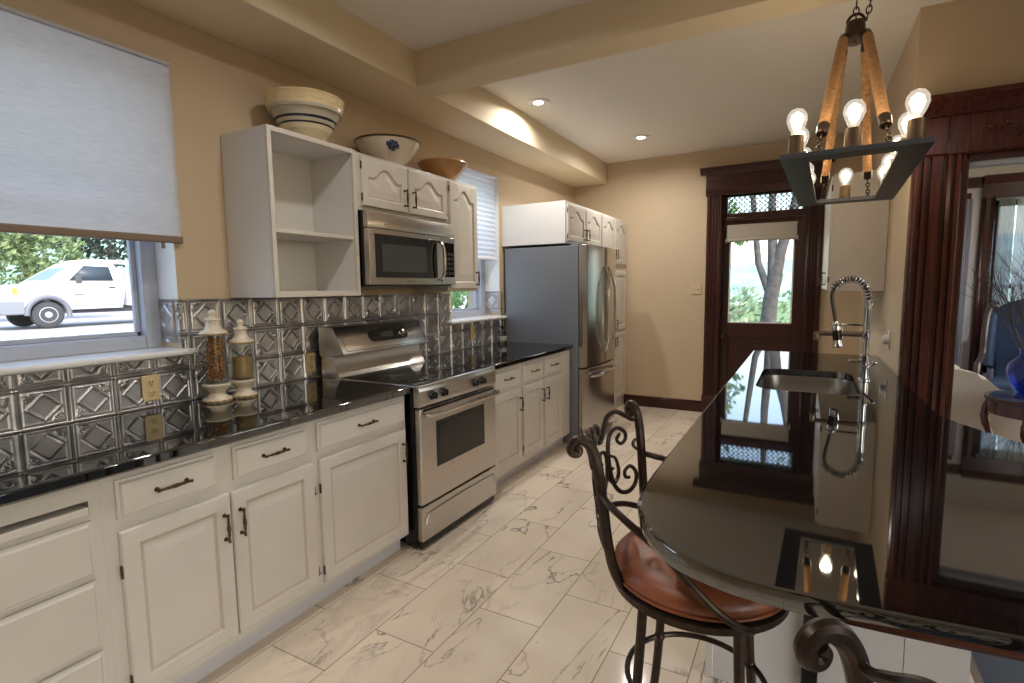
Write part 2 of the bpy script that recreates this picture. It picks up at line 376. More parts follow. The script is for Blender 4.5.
def pressed_tin():
    PY, PZ, Y0, Z0 = .162, .159, .79, .913
    def H(u, v, iu, iv):
        # u,v in 0..1 inside one tile
        x, y = u-.5, v-.5
        h = np.zeros_like(x)
        for d in (np.minimum(u, 1-u), np.minimum(v, 1-v)):
            h = np.maximum(h, np.exp(-((d-.035)/.012)**2)*1.0)
            h = np.maximum(h, np.exp(-((d-.125)/.013)**2)*.35*((np.abs(x) < .40) & (np.abs(y) < .40)))
        m = np.abs(x)+np.abs(y)
        inner = (np.abs(x) < .385) & (np.abs(y) < .385)
        h = np.maximum(h, np.exp(-((m-.325)/.022)**2)*.85*inner)
        par = ((iu+iv) % 2)*2-1
        for s in (1, -1):
            cx, cy = s*.385, s*par*.385
            dx, dy = cx-x, cy-y
            r = np.sqrt(dx*dx+dy*dy); th = np.arctan2(np.abs(dy), np.abs(dx))
            fan = (.45+.55*np.cos(th*20))*np.clip((r-.02)/.03, 0, 1)*np.clip((.25-r)/.03, 0, 1)*((dx*s > 0) & (dy*s*par > 0))*(m > .36)
            h = np.maximum(h, fan*.9)
        return h
    mb = MB(); st = .0036
    def patch(ya, yb, za, zb, place):
        ny, nz = max(2, int((yb-ya)/st)), max(2, int((zb-za)/st))
        yy = np.linspace(ya, yb, ny); zz = np.linspace(za, zb, nz)
        Yg, Zg = np.meshgrid(yy, zz)
        U = (Yg-Y0)/PY; V = (Zg-Z0)/PZ
        iu = np.floor(U).astype(int); iv = np.floor(V).astype(int)
        h = H(U-iu, V-iv, iu, iv)*.0075+.0015
        P = [[place(Yg[j, i], Zg[j, i], h[j, i]) for i in range(ny)] for j in range(nz)]
        mb.grid(P)
    L = lambda y, z, h: (XL+h, y, z)
    patch(.1, 1.40, .916, 1.163, L); patch(1.40, 3.55, .916, 1.393, L); patch(3.55, 4.36, .916, 1.163, L); patch(4.355, 4.398, .916, 1.393, L)
    patch(1.403, 1.56, 1.19, 1.393, lambda y, z, h: (XL-(y-1.403)-.004, 1.40-h, z))
    patch(4.353, 4.50, 1.19, 1.393, lambda y, z, h: (XL-(y-4.353)-.004, 4.35-h, z))
    o = obj('tin_backsplash', mb, MT['tin'], recalc=False, smooth=60)
    tag(o, 'pressed tin tile backsplash with diamonds and fans behind the worktop', 'backsplash')
pressed_tin()

def window(idx, y0, y1, z0, z1, xf):
    fr = MB(); w = .068; x0, x1 = xf-.1, xf
    fr.box(x0, x1, y0, y0+w, z0, z1, .006); fr.box(x0, x1, y1-w, y1, z0, z1, .006)
    fr.box(x0, x1, y0+w, y1-w, z0, z0+.06, .006); fr.box(x0, x1, y0+w, y1-w, z1-.06, z1, .006)
    ym = (y0+y1)/2; zm = (z0+z1)/2
    fr.box(x0+.02, x1-.03, y0+w, y1-w, zm-.025, zm+.025, .004)
    for (a, b) in ((y0+w, y0+w+.02), (y1-w-.02, y1-w)): fr.box(x0+.03, x1-.045, a, b, z0+.06, z1-.06, .004)
    fr.box(x0+.03, x1-.045, y0+w, y1-w, z0+.06, z0+.08, .004)
    root = struct('window_%d' % idx, fr, MT['winframe'])
    struct('pane', MB().box(x0+.035, x0+.04, y0+w, y1-w, z0+.06, z1-.06), MT['glass'], root, 0)
    struct('sill', MB().box(xf-.02, XL+.055, y0-.06, y1+.055, z0-.03, z0, .012, 3), MT['sill'], root)
    lin_ = MB(); t = .008                                     # plaster reveal painted white
    lin_.box(xf, XL-.001, y1-.002, y1+.0, 1.395, z1); lin_.box(xf, XL-.001, y0, y0+.002, z0, z1); lin_.box(xf, XL-.001, y0, y1, z1-.002, z1)
    struct('reveal', lin_, MT['sill'], root)
window(1, .15, 1.40, 1.165, 2.44, -2.70)
window(2, 3.55, 4.35, 1.165, 2.44, -2.70)

def big_shade():
    t = thing('roller_shade', 'wide woven white roller shade with brown bottom rail over the truck window', 'shade', (XL+.02, .8, 2.44))
    P = [[(XL+.018+.002*math.sin(z*40), y, z) for y in np.linspace(.10, 1.425, 30)] for z in np.linspace(1.675, 2.435, 40)]
    b = MB().grid(P); P2 = [[(XL+.014+.002*math.sin(z*40), y, z) for y in np.linspace(.10, 1.425, 2)] for z in np.linspace(1.675, 2.435, 2)]
    obj('shade_cloth', b, MT['shade'], t, recalc=False)
    obj('bottom_rail', MB().box(XL+.006, XL+.03, .10, 1.428, 1.648, 1.68, .006), MT['rail'], t)
    obj('head_rail', MB().box(XL+.004, XL+.034, .10, 1.425, 2.425, 2.44, .004), MT['shade'], t)
    obj('pull_tab', MB().box(XL+.014, XL+.022, 1.335, 1.35, 1.622, 1.65, .003), MT['rail'], t)
big_shade()
def pleat_shade():
    t = thing('pleated_shade', 'small pleated white shade half drawn over the window by the fridge', 'shade', (XL-.1, 3.95, 2.43))
    n = 17; P = []
    for i in range(n*2+1):
        z = 2.43-(2.43-1.70)*i/(n*2); x = XL-.03-(.013 if i % 2 else 0)
        P.append([(x, y, z) for y in (3.56, 3.95, 4.345)])
    obj('shade_cloth', MB().grid(P), MT['pleat'], t, recalc=False, smooth=0)
    obj('bottom_rail', MB().box(XL-.06, XL-.02, 3.56, 4.345, 1.685, 1.703, .004), MT['sill'], t)
pleat_shade()

# ------------------------------------------------------------------ cabinet parts
def rect_loop(u0, u1, v0, v1, n, arch=0., k=20):
    """closed loop; the top edge can rise in a cathedral arch of height `arch` above v1-arch"""
    L = [(u0, v0), (u1, v0)]
    for i in range(k+1):
        t = 1-2*i/k
        h = 0
        if arch:
            a = abs(t)
            h = arch*(.5+.5*math.cos(PI*min(1, max(0, (a-.02)/.72))))**.85
        u = (u0+u1)/2+t*(u1-u0)/2
        L.append((u, v1-arch+h if arch else v1))
    return [(u, v, n) for u, v in L]
def panel_mesh(mp, u0, u1, v0, v1, t=.02, frame=.055, arch=0., slab=False):
    mb = MB()
    loops = [rect_loop(u0, u1, v0, v1, 0), rect_loop(u0, u1, v0, v1, t-.006), rect_loop(u0+.004, u1-.004, v0+.004, v1-.004, t-.001), rect_loop(u0+.008, u1-.008, v0+.008, v1-.008, t)]
    if slab:
        loops = [loops[0], rect_loop(u0, u1, v0, v1, t-.010), rect_loop(u0+.008, u1-.008, v0+.008, v1-.008, t-.008), rect_loop(u0+.014, u1-.014, v0+.014, v1-.014, t), ]
        mb.loft([[mp(*p) for p in L] for L in loops]); return mb
    f = frame
    def ins(d, n): return rect_loop(u0+d, u1-d, v0+d, v1-d, n, arch)
    full = loops+[ins(f-.004, t), ins(f, t-.003)]
    rows = [[mp(*p) for p in L] for L in full]
    mb.loft(rows, caps=False)
    mb._f([v for v in []]) if False else None
    mb.mi = 1
    mb.loft([[mp(*p) for p in L] for L in (ins(f, t-.003), ins(f+.005, t-.0085), ins(f+.011, t-.0085))], caps=False)
    mb.mi = 0
    inner = [ins(f+.011, t-.0085), ins(f+.046, t-.001), ins(f+.05, t-.0005)]
    mb.loft([[mp(*p) for p in L] for L in inner], caps=False)
    vs = [mb.bm.verts.new(mp(*p)) for p in inner[-1]]; mb._f(vs)
    vs = [mb.bm.verts.new(mp(*p)) for p in loops[0]]; mb._f(vs)
    bmesh.ops.remove_doubles(mb.bm, verts=mb.bm.verts[:], dist=.00005)
    return mb
def pull(parent, mp, u, v, n, length=.105, vertical=False):
    """turned bronze bar pull"""
    mb = MB(); h = length/2
    def q(s, d): return mp(u, v+s, n+d) if vertical else mp(u+s, v, n+d)
    prof = [(-1.08, .0035), (-1.0, .006), (-.9, .0045), (-.6, .004), (-.5, .006), (-.42, .0045), (-.2, .0062), (0, .0075), (.2, .0062), (.42, .0045), (.5, .006), (.6, .004), (.9, .0045), (1.0, .006), (1.08, .0035)]
    mb.tube([q(s*h, .024) for s, r in prof], [r for s, r in prof], 8)
    for s in (-.9, .9):
        mb.tube([q(s*h, 0), q(s*h, .003), q(s*h, .0035), q(s*h, .026)], [.008, .0075, .0042, .004], 8)
    return obj('handle', mb, MT['bronze'], parent)
def hinge(parent, mp, u, v, n):
    mb = MB(); mb.tube([mp(u, v-.022, n), mp(u, v-.02, n), mp(u, v+.02, n), mp(u, v+.022, n)], [.002, .005, .005, .002], 8)
    mb.tube([mp(u-.002, v-.012, n+.001), mp(u+.012, v-.012, n+.002)], .003, 6)
    return obj('hinge', mb, MT['bronze'], parent)
WH = [MT['white'], MT['glaze']]
XF = -1.842                                                   # face frame of the left run
mpL = lambda u, v, n: (XF+n, u, v)
def base_cabinet(label, y0, y1, drawers, doors, group=None, extra=None, toe=True):
    t = thing('base_cabinet', label, 'cabinet', (-2.2, (y0+y1)/2, 0), group)
    b = MB().box(XL+.02, XF, y0, y1, .10, .874)
    obj('body', b, MT['white'], t)
    obj('toe_kick', MB().box(XL+.02, -1.905, y0, y1, 0, .10), MT['toe'], t)
    for d in drawers:
        o = obj('drawer', panel_mesh(mpL, *d, slab=True), MT['white'], t); pull(o, mpL, (d[0]+d[1])/2, (d[2]+d[3])/2, .02)
    for (a, b_, lo, hi, side) in doors:
        o = obj('door', panel_mesh(mpL, a, b_, lo, hi), WH, t)
        pull(o, mpL, b_-.028 if side > 0 else a+.028, hi-.12, .02, .1, True)
        hu = a if side > 0 else b_
        for hz in (lo+.06, hi-.13): hinge(o, mpL, hu, hz, .012)
    return t
t = thing('base_cabinet', 'white drawer bank with pull-out board beneath the truck window', 'cabinet', (-2.2, .35, 0), 'white base cabinets')
obj('body', MB().box(XL+.02, XF, -.05, .712, .10, .772).box(XL+.02, XF, -.05, .712, .814, .874).box(XL+.02, XF, .712, .7415, .10, .874), MT['white'], t)
obj('toe_kick', MB().box(XL+.02, -1.905, -.05, .74, 0, .10), MT['toe'], t)
obj('pull_out_board', MB().box(XF-.3, XF+.02, .02, .705, .775, .80, .004), MT['white'], t)
for lo, hi in ((.585, .755), (.36, .57), (.135, .345)):
    o = obj('drawer', panel_mesh(mpL, .0, .712, lo, hi, slab=True), MT['white'], t); pull(o, mpL, .356, (lo+hi)/2, .02)
base_cabinet('white two-door base cabinet with two drawers beneath the two glass jars', .7418, 1.5332, [(.78, 1.098, .728, .853), (1.162, 1.492, .728, .853)], [(.778, 1.137, .135, .690, 1), (1.143, 1.518, .135, .690, -1)], 'white base cabinets')
base_cabinet('single-door white base cabinet touching the left of the stove', 1.5335, 2.135, [(1.548, 2.118, .728, .855)], [(1.552, 2.118, .125, .692, 1)], 'white base cabinets')
base_cabinet('white two-door base cabinet touching the right of the stove', 2.965, 3.816, [(3.03, 3.41, .718, .855), (3.478, 3.80, .718, .855)], [(3.03, 3.428, .15, .690, 1), (3.465, 3.805, .15, .690, 1)], 'white base cabinets')
base_cabinet('narrow one-door white base cabinet beside the refrigerator', 3.8163, 4.39, [(3.835, 4.17, .718, .855)], [(3.835, 4.17, .13, .690, -1)], 'white base cabinets')

def countertop(y0, y1, label):
    b = MB().box(XL+.004, -1.805, y0, y1, .876, .915, .008, 3)
    tag(obj('countertop', b, MT['granite']), label, 'countertop')
countertop(-.2, 2.150, 'black granite worktop running left of the stove under the window')
countertop(2.955, 4.392, 'short black granite worktop between stove and refrigerator')

# ------------------------------------------------------------------ upper cabinets
XU = XL+.33
def open_shelf():
    t = thing('open_shelf_cabinet', 'open-fronted white wall cabinet with one shelf, striped bowl on top', 'cabinet', (XL+.16, 1.93, 1.39))
    y0, y1, z0, z1 = 1.655, 2.205, 1.395, 2.19; w = .019
    o = obj('body', MB().box(XL+.002, XU, y0, y0+w, z0, z1, .002).box(XL+.002, XU, y1-w, y1, z0, z1, .002).box(XL+.002, XU, y0+w, y1-w, z1-w, z1, .002).box(XL+.002, XU, y0+w, y1-w, z0, z0+w, .002).box(XL+.002, XL+.012, y0+w, y1-w, z0+w, z1-w), MT['white2'], t)
    obj('face_frame', MB().box(XU, XU+.019, y0, y0+.022, z0, z1, .002).box(XU, XU+.019, y1-.022, y1, z0, z1, .002).box(XU, XU+.019, y0+.022, y1-.022, z1-.024, z1, .002).box(XU, XU+.019, y0+.022, y1-.022, z0, z0+.03, .002), MT['white'], t)
    obj('shelf', MB().box(XL+.012, XU, y0+w, y1-w, 1.705, 1.724, .002), MT['white'], t)
open_shelf()
mpU = lambda u, v, n: (XU+n, u, v)
def wall_cabinet(label, y0, y1, z0, z1, doors, name='wall_cabinet'):
    t = thing(name, label, 'cabinet', (XL+.16, (y0+y1)/2, z0))
    obj('body', MB().box(XL+.002, XU, y0, y1, z0, z1, .002), MT['white'], t)
    for (a, b, lo, hi, side, pv) in doors:
        o = obj('door', panel_mesh(mpU, a, b, lo, hi, arch=.062 if hi-lo < .4 else .07, frame=.05), WH, t)
        pull(o, mpU, b-.03 if side > 0 else a+.03, pv, .02, .1, True)
        for hz in (lo+.05, hi-.05): hinge(o, mpU, a if side > 0 else b, hz, .012)
    return t
wall_cabinet('two-door white wall cabinet with cathedral panels above the microwave', 2.208, 3.065, 1.875, 2.19, [(2.25, 2.635, 1.898, 2.172, 1, 1.985), (2.655, 3.05, 1.898, 2.172, -1, 1.985)])
wall_cabinet('tall narrow white wall cabinet to the right of the microwave', 3.068, 3.445, 1.405, 2.19, [(3.085, 3.435, 1.425, 2.172, 1, 1.50)])

def microwave():
    t = thing('microwave', 'stainless over-the-range microwave with black window and curved handle', 'microwave', (XL+.2, 2.63, 1.45))
    y0, y1, z0, z1, xf = 2.215, 3.045, 1.448, 1.868, -2.165
    obj('body', MB().box(XL+.004, xf, y0, y1, z0, z1, .004), MT['black'], t)
    ym = 2.885
    v = MB().prism([(xf, 1.775), (xf+.03, 1.775), (xf+.034, 1.80), (xf+.022, 1.862), (xf+.01, 1.868), (xf, 1.868)], 'y', y0, y1, .003); obj('vent_hood', v, MT['steelh'], t)
    d = MB().prism([(xf, 1.456), (xf+.034, 1.456), (xf+.038, 1.50), (xf+.038, 1.73), (xf+.034, 1.77), (xf, 1.77)], 'y', y0, ym, .004); dr = obj('door', d, MT['steelh'], t)
    obj('window', MB().box(xf+.036, xf+.0405, 2.262, 2.835, 1.495, 1.742, .002), MT['blackglass'], dr)
    obj('window_screen', MB().box(xf+.0395, xf+.0415, 2.315, 2.72, 1.53, 1.69, .001), mat('microwave_screen', (58, 60, 62), .15), dr)
    hb = MB().tube(catmull([(xf+.036, 2.845, 1.735), (xf+.065, 2.848, 1.728), (xf+.085, 2.85, 1.68), (xf+.09, 2.85, 1.61), (xf+.085, 2.85, 1.54), (xf+.065, 2.848, 1.49), (xf+.036, 2.845, 1.485)], 6), .0105, 10); obj('handle', hb, MT['handle_steel'], dr)
    p = MB().box(xf, xf+.036, ym+.003, y1, 1.456, 1.77, .004); cp = obj('control_panel', p, MT['steelh'], t)
    obj('keypad', MB().box(xf+.034, xf+.038, ym+.02, y1-.015, 1.505, 1.735, .002), MT['blackglass'], cp)
    bm_ = MB()
    for i in range(5):
        for j in range(3): bm_.box(xf+.037, xf+.0395, ym+.035+j*.036, ym+.06+j*.036, 1.52+i*.032, 1.54+i*.032, .001)
    obj('buttons', bm_, mat('key_grey', (40, 42, 44), .4), cp)
    obj('badge', MB().box(xf+.037, xf+.039, 2.53, 2.60, 1.472, 1.480), MT['fridge_side'], dr)
    obj('bottom_light', MB().box(XL+.1, xf-.02, y0+.05, y1-.05, z0-.004, z0+.002), MT['fridge_side'], t)
microwave()

def stove():
    t = thing('stove', 'stainless electric range with black glass top, front knobs and oven window', 'stove', (-2.15, 2.55, 0))
    y0, y1, xf = 2.158, 2.948, -1.80
    obj('body', MB().box(XL+.02, xf, y0, y1, .03, .905, .004), MT['black'], t)
    for a in (y0+.05, y1-.05):
        for xx in (XL+.1, xf-.08): obj('foot', MB().lathe([(.018, 0), (.02, .004), (.014, .03)], (xx, a, 0), 12), MT['black'], t)
    ct = MB().box(XL+.16, xf+.036, y0, y1, .905, .917, .004); obj('cooktop_rim', ct, MT['steelh'], t)
    gl = obj('cooktop_glass', MB().box(XL+.17, xf+.012, y0+.018, y1-.018, .915, .9195, .002), MT['blackglass'], t)
    for i, (bx, by, r) in enumerate(((-1.99, 2.36, .11), (-1.99, 2.75, .085), (-2.22, 2.36, .085), (-2.22, 2.75, .1))):
        obj('burner_ring', MB().tube([(bx+r*math.cos(a), by+r*math.sin(a), .9196) for a in np.linspace(0, 2*PI, 40)[:-1]], .0012, 4, True), mat('burner_mark', (66, 66, 68), .3) if i == 0 else bpy.data.materials['burner_mark'], gl)
    cp = MB().prism([(xf, .80), (xf+.036, .80), (xf+.041, .82), (xf+.041, .885), (xf+.036, .904), (xf, .904)], 'y', y0, y1, .003); c = obj('control_panel', cp, MT['steelh'], t)
    for ky in (2.27, 2.37, 2.69, 2.775):
        k = obj('knob', MB().lathe([(.026, 0), (.026, .004), (.021, .008), (.019, .024), (.016, .027)], (xf+.041, ky, .852), 24, 'x'), MT['black'], c)
        obj('knob_grip', MB().box(xf+.062, xf+.074, ky-.004, ky+.004, .835, .869, .003), MT['black'], k)
    d = MB().box(xf, xf+.038, y0+.004, y1-.004, .258, .79, .008, 3); dr = obj('oven_door', d, MT['steelh'], t)
    obj('oven_window', MB().box(xf+.036, xf+.0405, 2.30, 2.80, .44, .70, .003), MT['black'], dr)
    obj('oven_glass', MB().box(xf+.040, xf+.0415, 2.325, 2.775, .462, .678, .001), MT['ovenglass'], dr)
    hb = MB().tube(catmull([(xf+.03, 2.185, .755), (xf+.07, 2.19, .757), (xf+.083, 2.25, .757), (xf+.088, 2.55, .757), (xf+.083, 2.86, .757), (xf+.07, 2.92, .757), (xf+.03, 2.925, .755)], 6), .0125, 10); obj('handle', hb, MT['handle_steel'], dr)
    obj('door_vent', MB().box(xf+.034, xf+.040, y0+.03, y1-.03, .772, .786, .001), MT['black'], dr)
    d2 = MB().box(xf, xf+.036, y0+.004, y1-.004, .055, .248, .006); sd = obj('storage_drawer', d2, MT['steelh'], t)
    obj('drawer_ridge', MB().tube([(xf+.036, 2.19, .15), (xf+.040, 2.21, .205), (xf+.040, 2.55, .212), (xf+.040, 2.90, .205), (xf+.036, 2.92, .15)], .004, 6), MT['steelh'], sd)
    obj('kick_plate', MB().box(xf-.04, xf+.02, y0+.01, y1-.01, .012, .054), MT['black'], t)
    xb = XL
    g = MB().prism([(xb+.05, .905), (xb+.205, .918), (xb+.185, .945), (xb+.16, .985), (xb+.155, 1.045), (xb+.05, 1.05)], 'y', y0+.004, y1-.004, .003)
    bgd = obj('back_guard', g, MT['steelh'], t)
    cn = MB().prism([(xb+.04, 1.04), (xb+.17, 1.04), (xb+.238, 1.052), (xb+.24, 1.066), (xb+.165, 1.205), (xb+.15, 1.212), (xb+.04, 1.212)], 'y', y0, y1, .005)
    con = obj('console', cn, MT['steelh'], t)
    ux, uz = (.165-.24)/.158, (1.205-1.066)/.158                 # up the sloping face
    nx, nz = uz, -ux
    def F(y, s, n): return (xb+.24+ux*s+nx*n, y, 1.066+uz*s+nz*n)
    def stad(ya, yb, s0, s1, k=10):
        r = (s1-s0)/2; L = []
        for i in range(k+1): a = -PI/2+PI*i/k; L.append((yb-r+r*math.cos(a), (s0+s1)/2+r*math.sin(a)))
        for i in range(k+1): a = PI/2+PI*i/k; L.append((ya+r+r*math.cos(a), (s0+s1)/2+r*math.sin(a)))
        return L
    S = stad(2.40, 2.76, .045, .128)
    ds = obj('display_panel', MB().loft([[F(y, s, 0) for y, s in S], [F(y, s, .004) for y, s in S]]), MT['blackglass'], con)
    obj('display', MB().loft([[F(y, s, n) for y, s in ((2.50, .068), (2.62, .068), (2.62, .105), (2.50, .105))] for n in (.003, .0048)]), mat('clock_display', (52, 60, 66), .1), ds)
    kb = MB()
    for i in range(3):
        for j in range(2): kb.loft([[F(y, s, n) for y, s in ((2.43+i*.022, .07+j*.02), (2.445+i*.022, .07+j*.02), (2.445+i*.022, .08+j*.02), (2.43+i*.022, .08+j*.02))] for n in (.003, .0055)])
    obj('buttons', kb, bpy.data.materials['key_grey'], ds)
    L = []
    for r, n in ((.026, .003), (.026, .008), (.02, .012), (.018, .026), (.014, .028)): L.append([F(2.70+r*math.cos(a), .087+r*math.sin(a), n) for a in np.linspace(0, 2*PI, 24, endpoint=False)])
    obj('knob', MB().loft(L), MT['handle_steel'], ds)
    T = [(2.20, .01), (2.90, .01), (2.90, .143), (2.20, .143)]
    obj('console_seam', MB().tube([F(y, s, .0005) for y, s in ((2.19, .147), (2.19, .006), (2.92, .006), (2.92, .147))], .0018, 4), MT['black'], con)
stove()

def fridge():
    t = thing('refrigerator', 'grey-sided stainless french door refrigerator with bowed handles', 'refrigerator', (-2.1, 4.86, 0))
    y0, y1 = 4.402, 5.305; xb = -1.765
    obj('body', MB().box(XL+.03, xb, y0, y1, .012, 1.795, .006), MT['fridge_side'], t)
    obj('foot', MB().box(XL+.1, xb-.06, y0+.06, y1-.06, 0.0, .02), MT['black'], t)
    ym = (y0+y1)/2
    def front(a, b, lo, hi, nm):
        def xx(y): u = (y-ym)/((y1-y0)/2); return xb+.100-.046*u*u
        n = 14; ys = np.linspace(a, b, n); r = .012
        loops = []
        for y in ys:
            e = min(1, min(y-a, b-y)/r); e = math.sqrt(max(0, 1-(1-e)**2)) if e < 1 else 1
            x = xx(y)-r*(1-e)
            loops.append([(xb+.008, y, lo), (x-.004, y, lo), (x, y, lo+.004), (x, y, hi-.004), (x-.004, y, hi), (xb+.008, y, hi)])
        # fine edge rows
        return obj(nm, MB().loft(loops), MT['steel'], t, smooth=40), xx
    d1, xx = front(y0+.002, ym-.003, .705, 1.80, 'door'); d2, _ = front(ym+.003, y1-.002, .705, 1.80, 'door'); d3, _ = front(y0+.002, y1-.002, .075, .690, 'freezer_drawer')
    for d, s in ((d1, -1), (d2, 1)):
        pts = []
        for k in range(25):
            u = -1+k/12; z = 1.215+u*.40
            b = 1-u*u
            pts.append((xx(ym)+.012+.048*min(1, b*1.6), ym+s*(.03+.075*b), z))
        obj('handle', MB().tube(pts, [.007]+[.0125]*23+[.007], 10), MT['handle_steel'], d)
    pts = [(xx(ym+u*.36)+.012+.045*min(1, (1-u*u)*2), ym+u*.36, .615+.02*(1-u*u)) for u in np.linspace(-1, 1, 25)]
    obj('handle', MB().tube(pts, [.008]+[.014]*23+[.008], 10), MT['handle_steel'], d3)
    for y in (y0+.06, y1-.06): obj('hinge_cover', MB().box(xb-.08, xb+.03, y-.04, y+.04, 1.795, 1.815, .005), MT['fridge_side'], t)
    obj('gasket', MB().box(xb, xb+.008, y0+.008, y1-.008, .08, 1.79), MT['black'], t)
fridge()

XO = -1.885
mpO = lambda u, v, n: (XO+n, u, v)
t = thing('wall_cabinet', 'deep white cabinet with two cathedral doors on top of the refrigerator', 'cabinet', (-2.2, 4.85, 1.83))
obj('body', MB().box(XL+.002, XO, 4.40, 5.305, 1.818, 2.19, .002), MT['white2'], t)
for a, b, side in ((4.42, 4.845, 1), (4.865, 5.29, -1)):
    o = obj('door', panel_mesh(mpO, a, b, 1.84, 2.165, arch=.065, frame=.05), WH, t); pull(o, mpO, b-.03 if side > 0 else a+.03, 1.92, .02, .1, True)
    for hz in (1.88, 2.11): hinge(o, mpO, a if side > 0 else b, hz, .012)
t = thing('pantry_cabinet', 'tall white pantry cabinet beyond the refrigerator against the back wall', 'cabinet', (-2.2, 5.75, 0))
obj('body', MB().box(XL+.002, XO, 5.31, 6.19, .0, 2.19, .002), MT['white'], t)
for a, b, side in ((5.33, 5.745, 1), (5.76, 6.17, -1)):
    for lo, hi, ar, pv in ((1.68, 2.165, .065, 1.78), (.93, 1.60, 0, 1.0), (.14, .91, 0, .8)):
        o = obj('door', panel_mesh(mpO, a, b, lo, hi, arch=ar, frame=.05), WH, t); pull(o, mpO, b-.03 if side > 0 else a+.03, pv, .02, .1, True)

# cabinet on the right wall
t = thing('wall_cabinet', 'cream wall cabinet mounted above the sink counter by the back door', 'cabinet', (.31, 5.1, 1.38))
obj('body', MB().box(.150, XR-.002, 4.43, 5.85, 1.378, 2.195, .003), MT['white'], t)
mpR = lambda u, v, n: (.150-n, u, v)
for a, b, s in ((4.435, 4.90, 1), (4.91, 5.375, -1), (5.385, 5.845, 1)):
    o = obj('door', panel_mesh(mpR, a, b, 1.385, 2.185, arch=.07, frame=.05), WH, t); pull(o, mpR, b-.03 if s > 0 else a+.03, 1.47, .02, .1, True)
    for hz in (1.46, 2.1): hinge(o, mpR, a if s > 0 else b, hz, .012)
# ------------------------------------------------------------------ island
ISL = [(-.345, 4.55), (-.350, 3.5), (-.352, 2.4), (-.353, 1.55), (-.350, 1.36), (-.338, 1.235), (-.306, 1.144), (-.262, 1.065), (-.200, 1.007), (-.120, .974), (-.046, .962), (.05, .963), (.17, .970), (.30, .984), (.62, 1.02), (.92, 1.10), (1.08, 1.28), (1.10, 1.52), (.98, 1.76), (.80, 1.98), (.632, 2.24), (.52, 2.46), (.478, 2.60), (.472, 3.2), (.472, 4.55)]
SX, SY, SRX, SRY = .02, 3.235, .228, .375                      # sink opening
def sink_loop(d=0., z=.915, k=9):
    r = .11; L = []
    x0, x1, y0, y1 = SX-SRX+d, SX+SRX-d, SY-SRY+d, SY+SRY-d
    for cx, cy, a0 in ((x1-r, y1-r, 0), (x0+r, y1-r, PI/2), (x0+r, y0+r, PI), (x1-r, y0+r, 1.5*PI)):
        for i in range(k): a = a0+PI/2*i/(k-1); L.append((cx+r*math.cos(a), cy+r*math.sin(a), z))
    return L
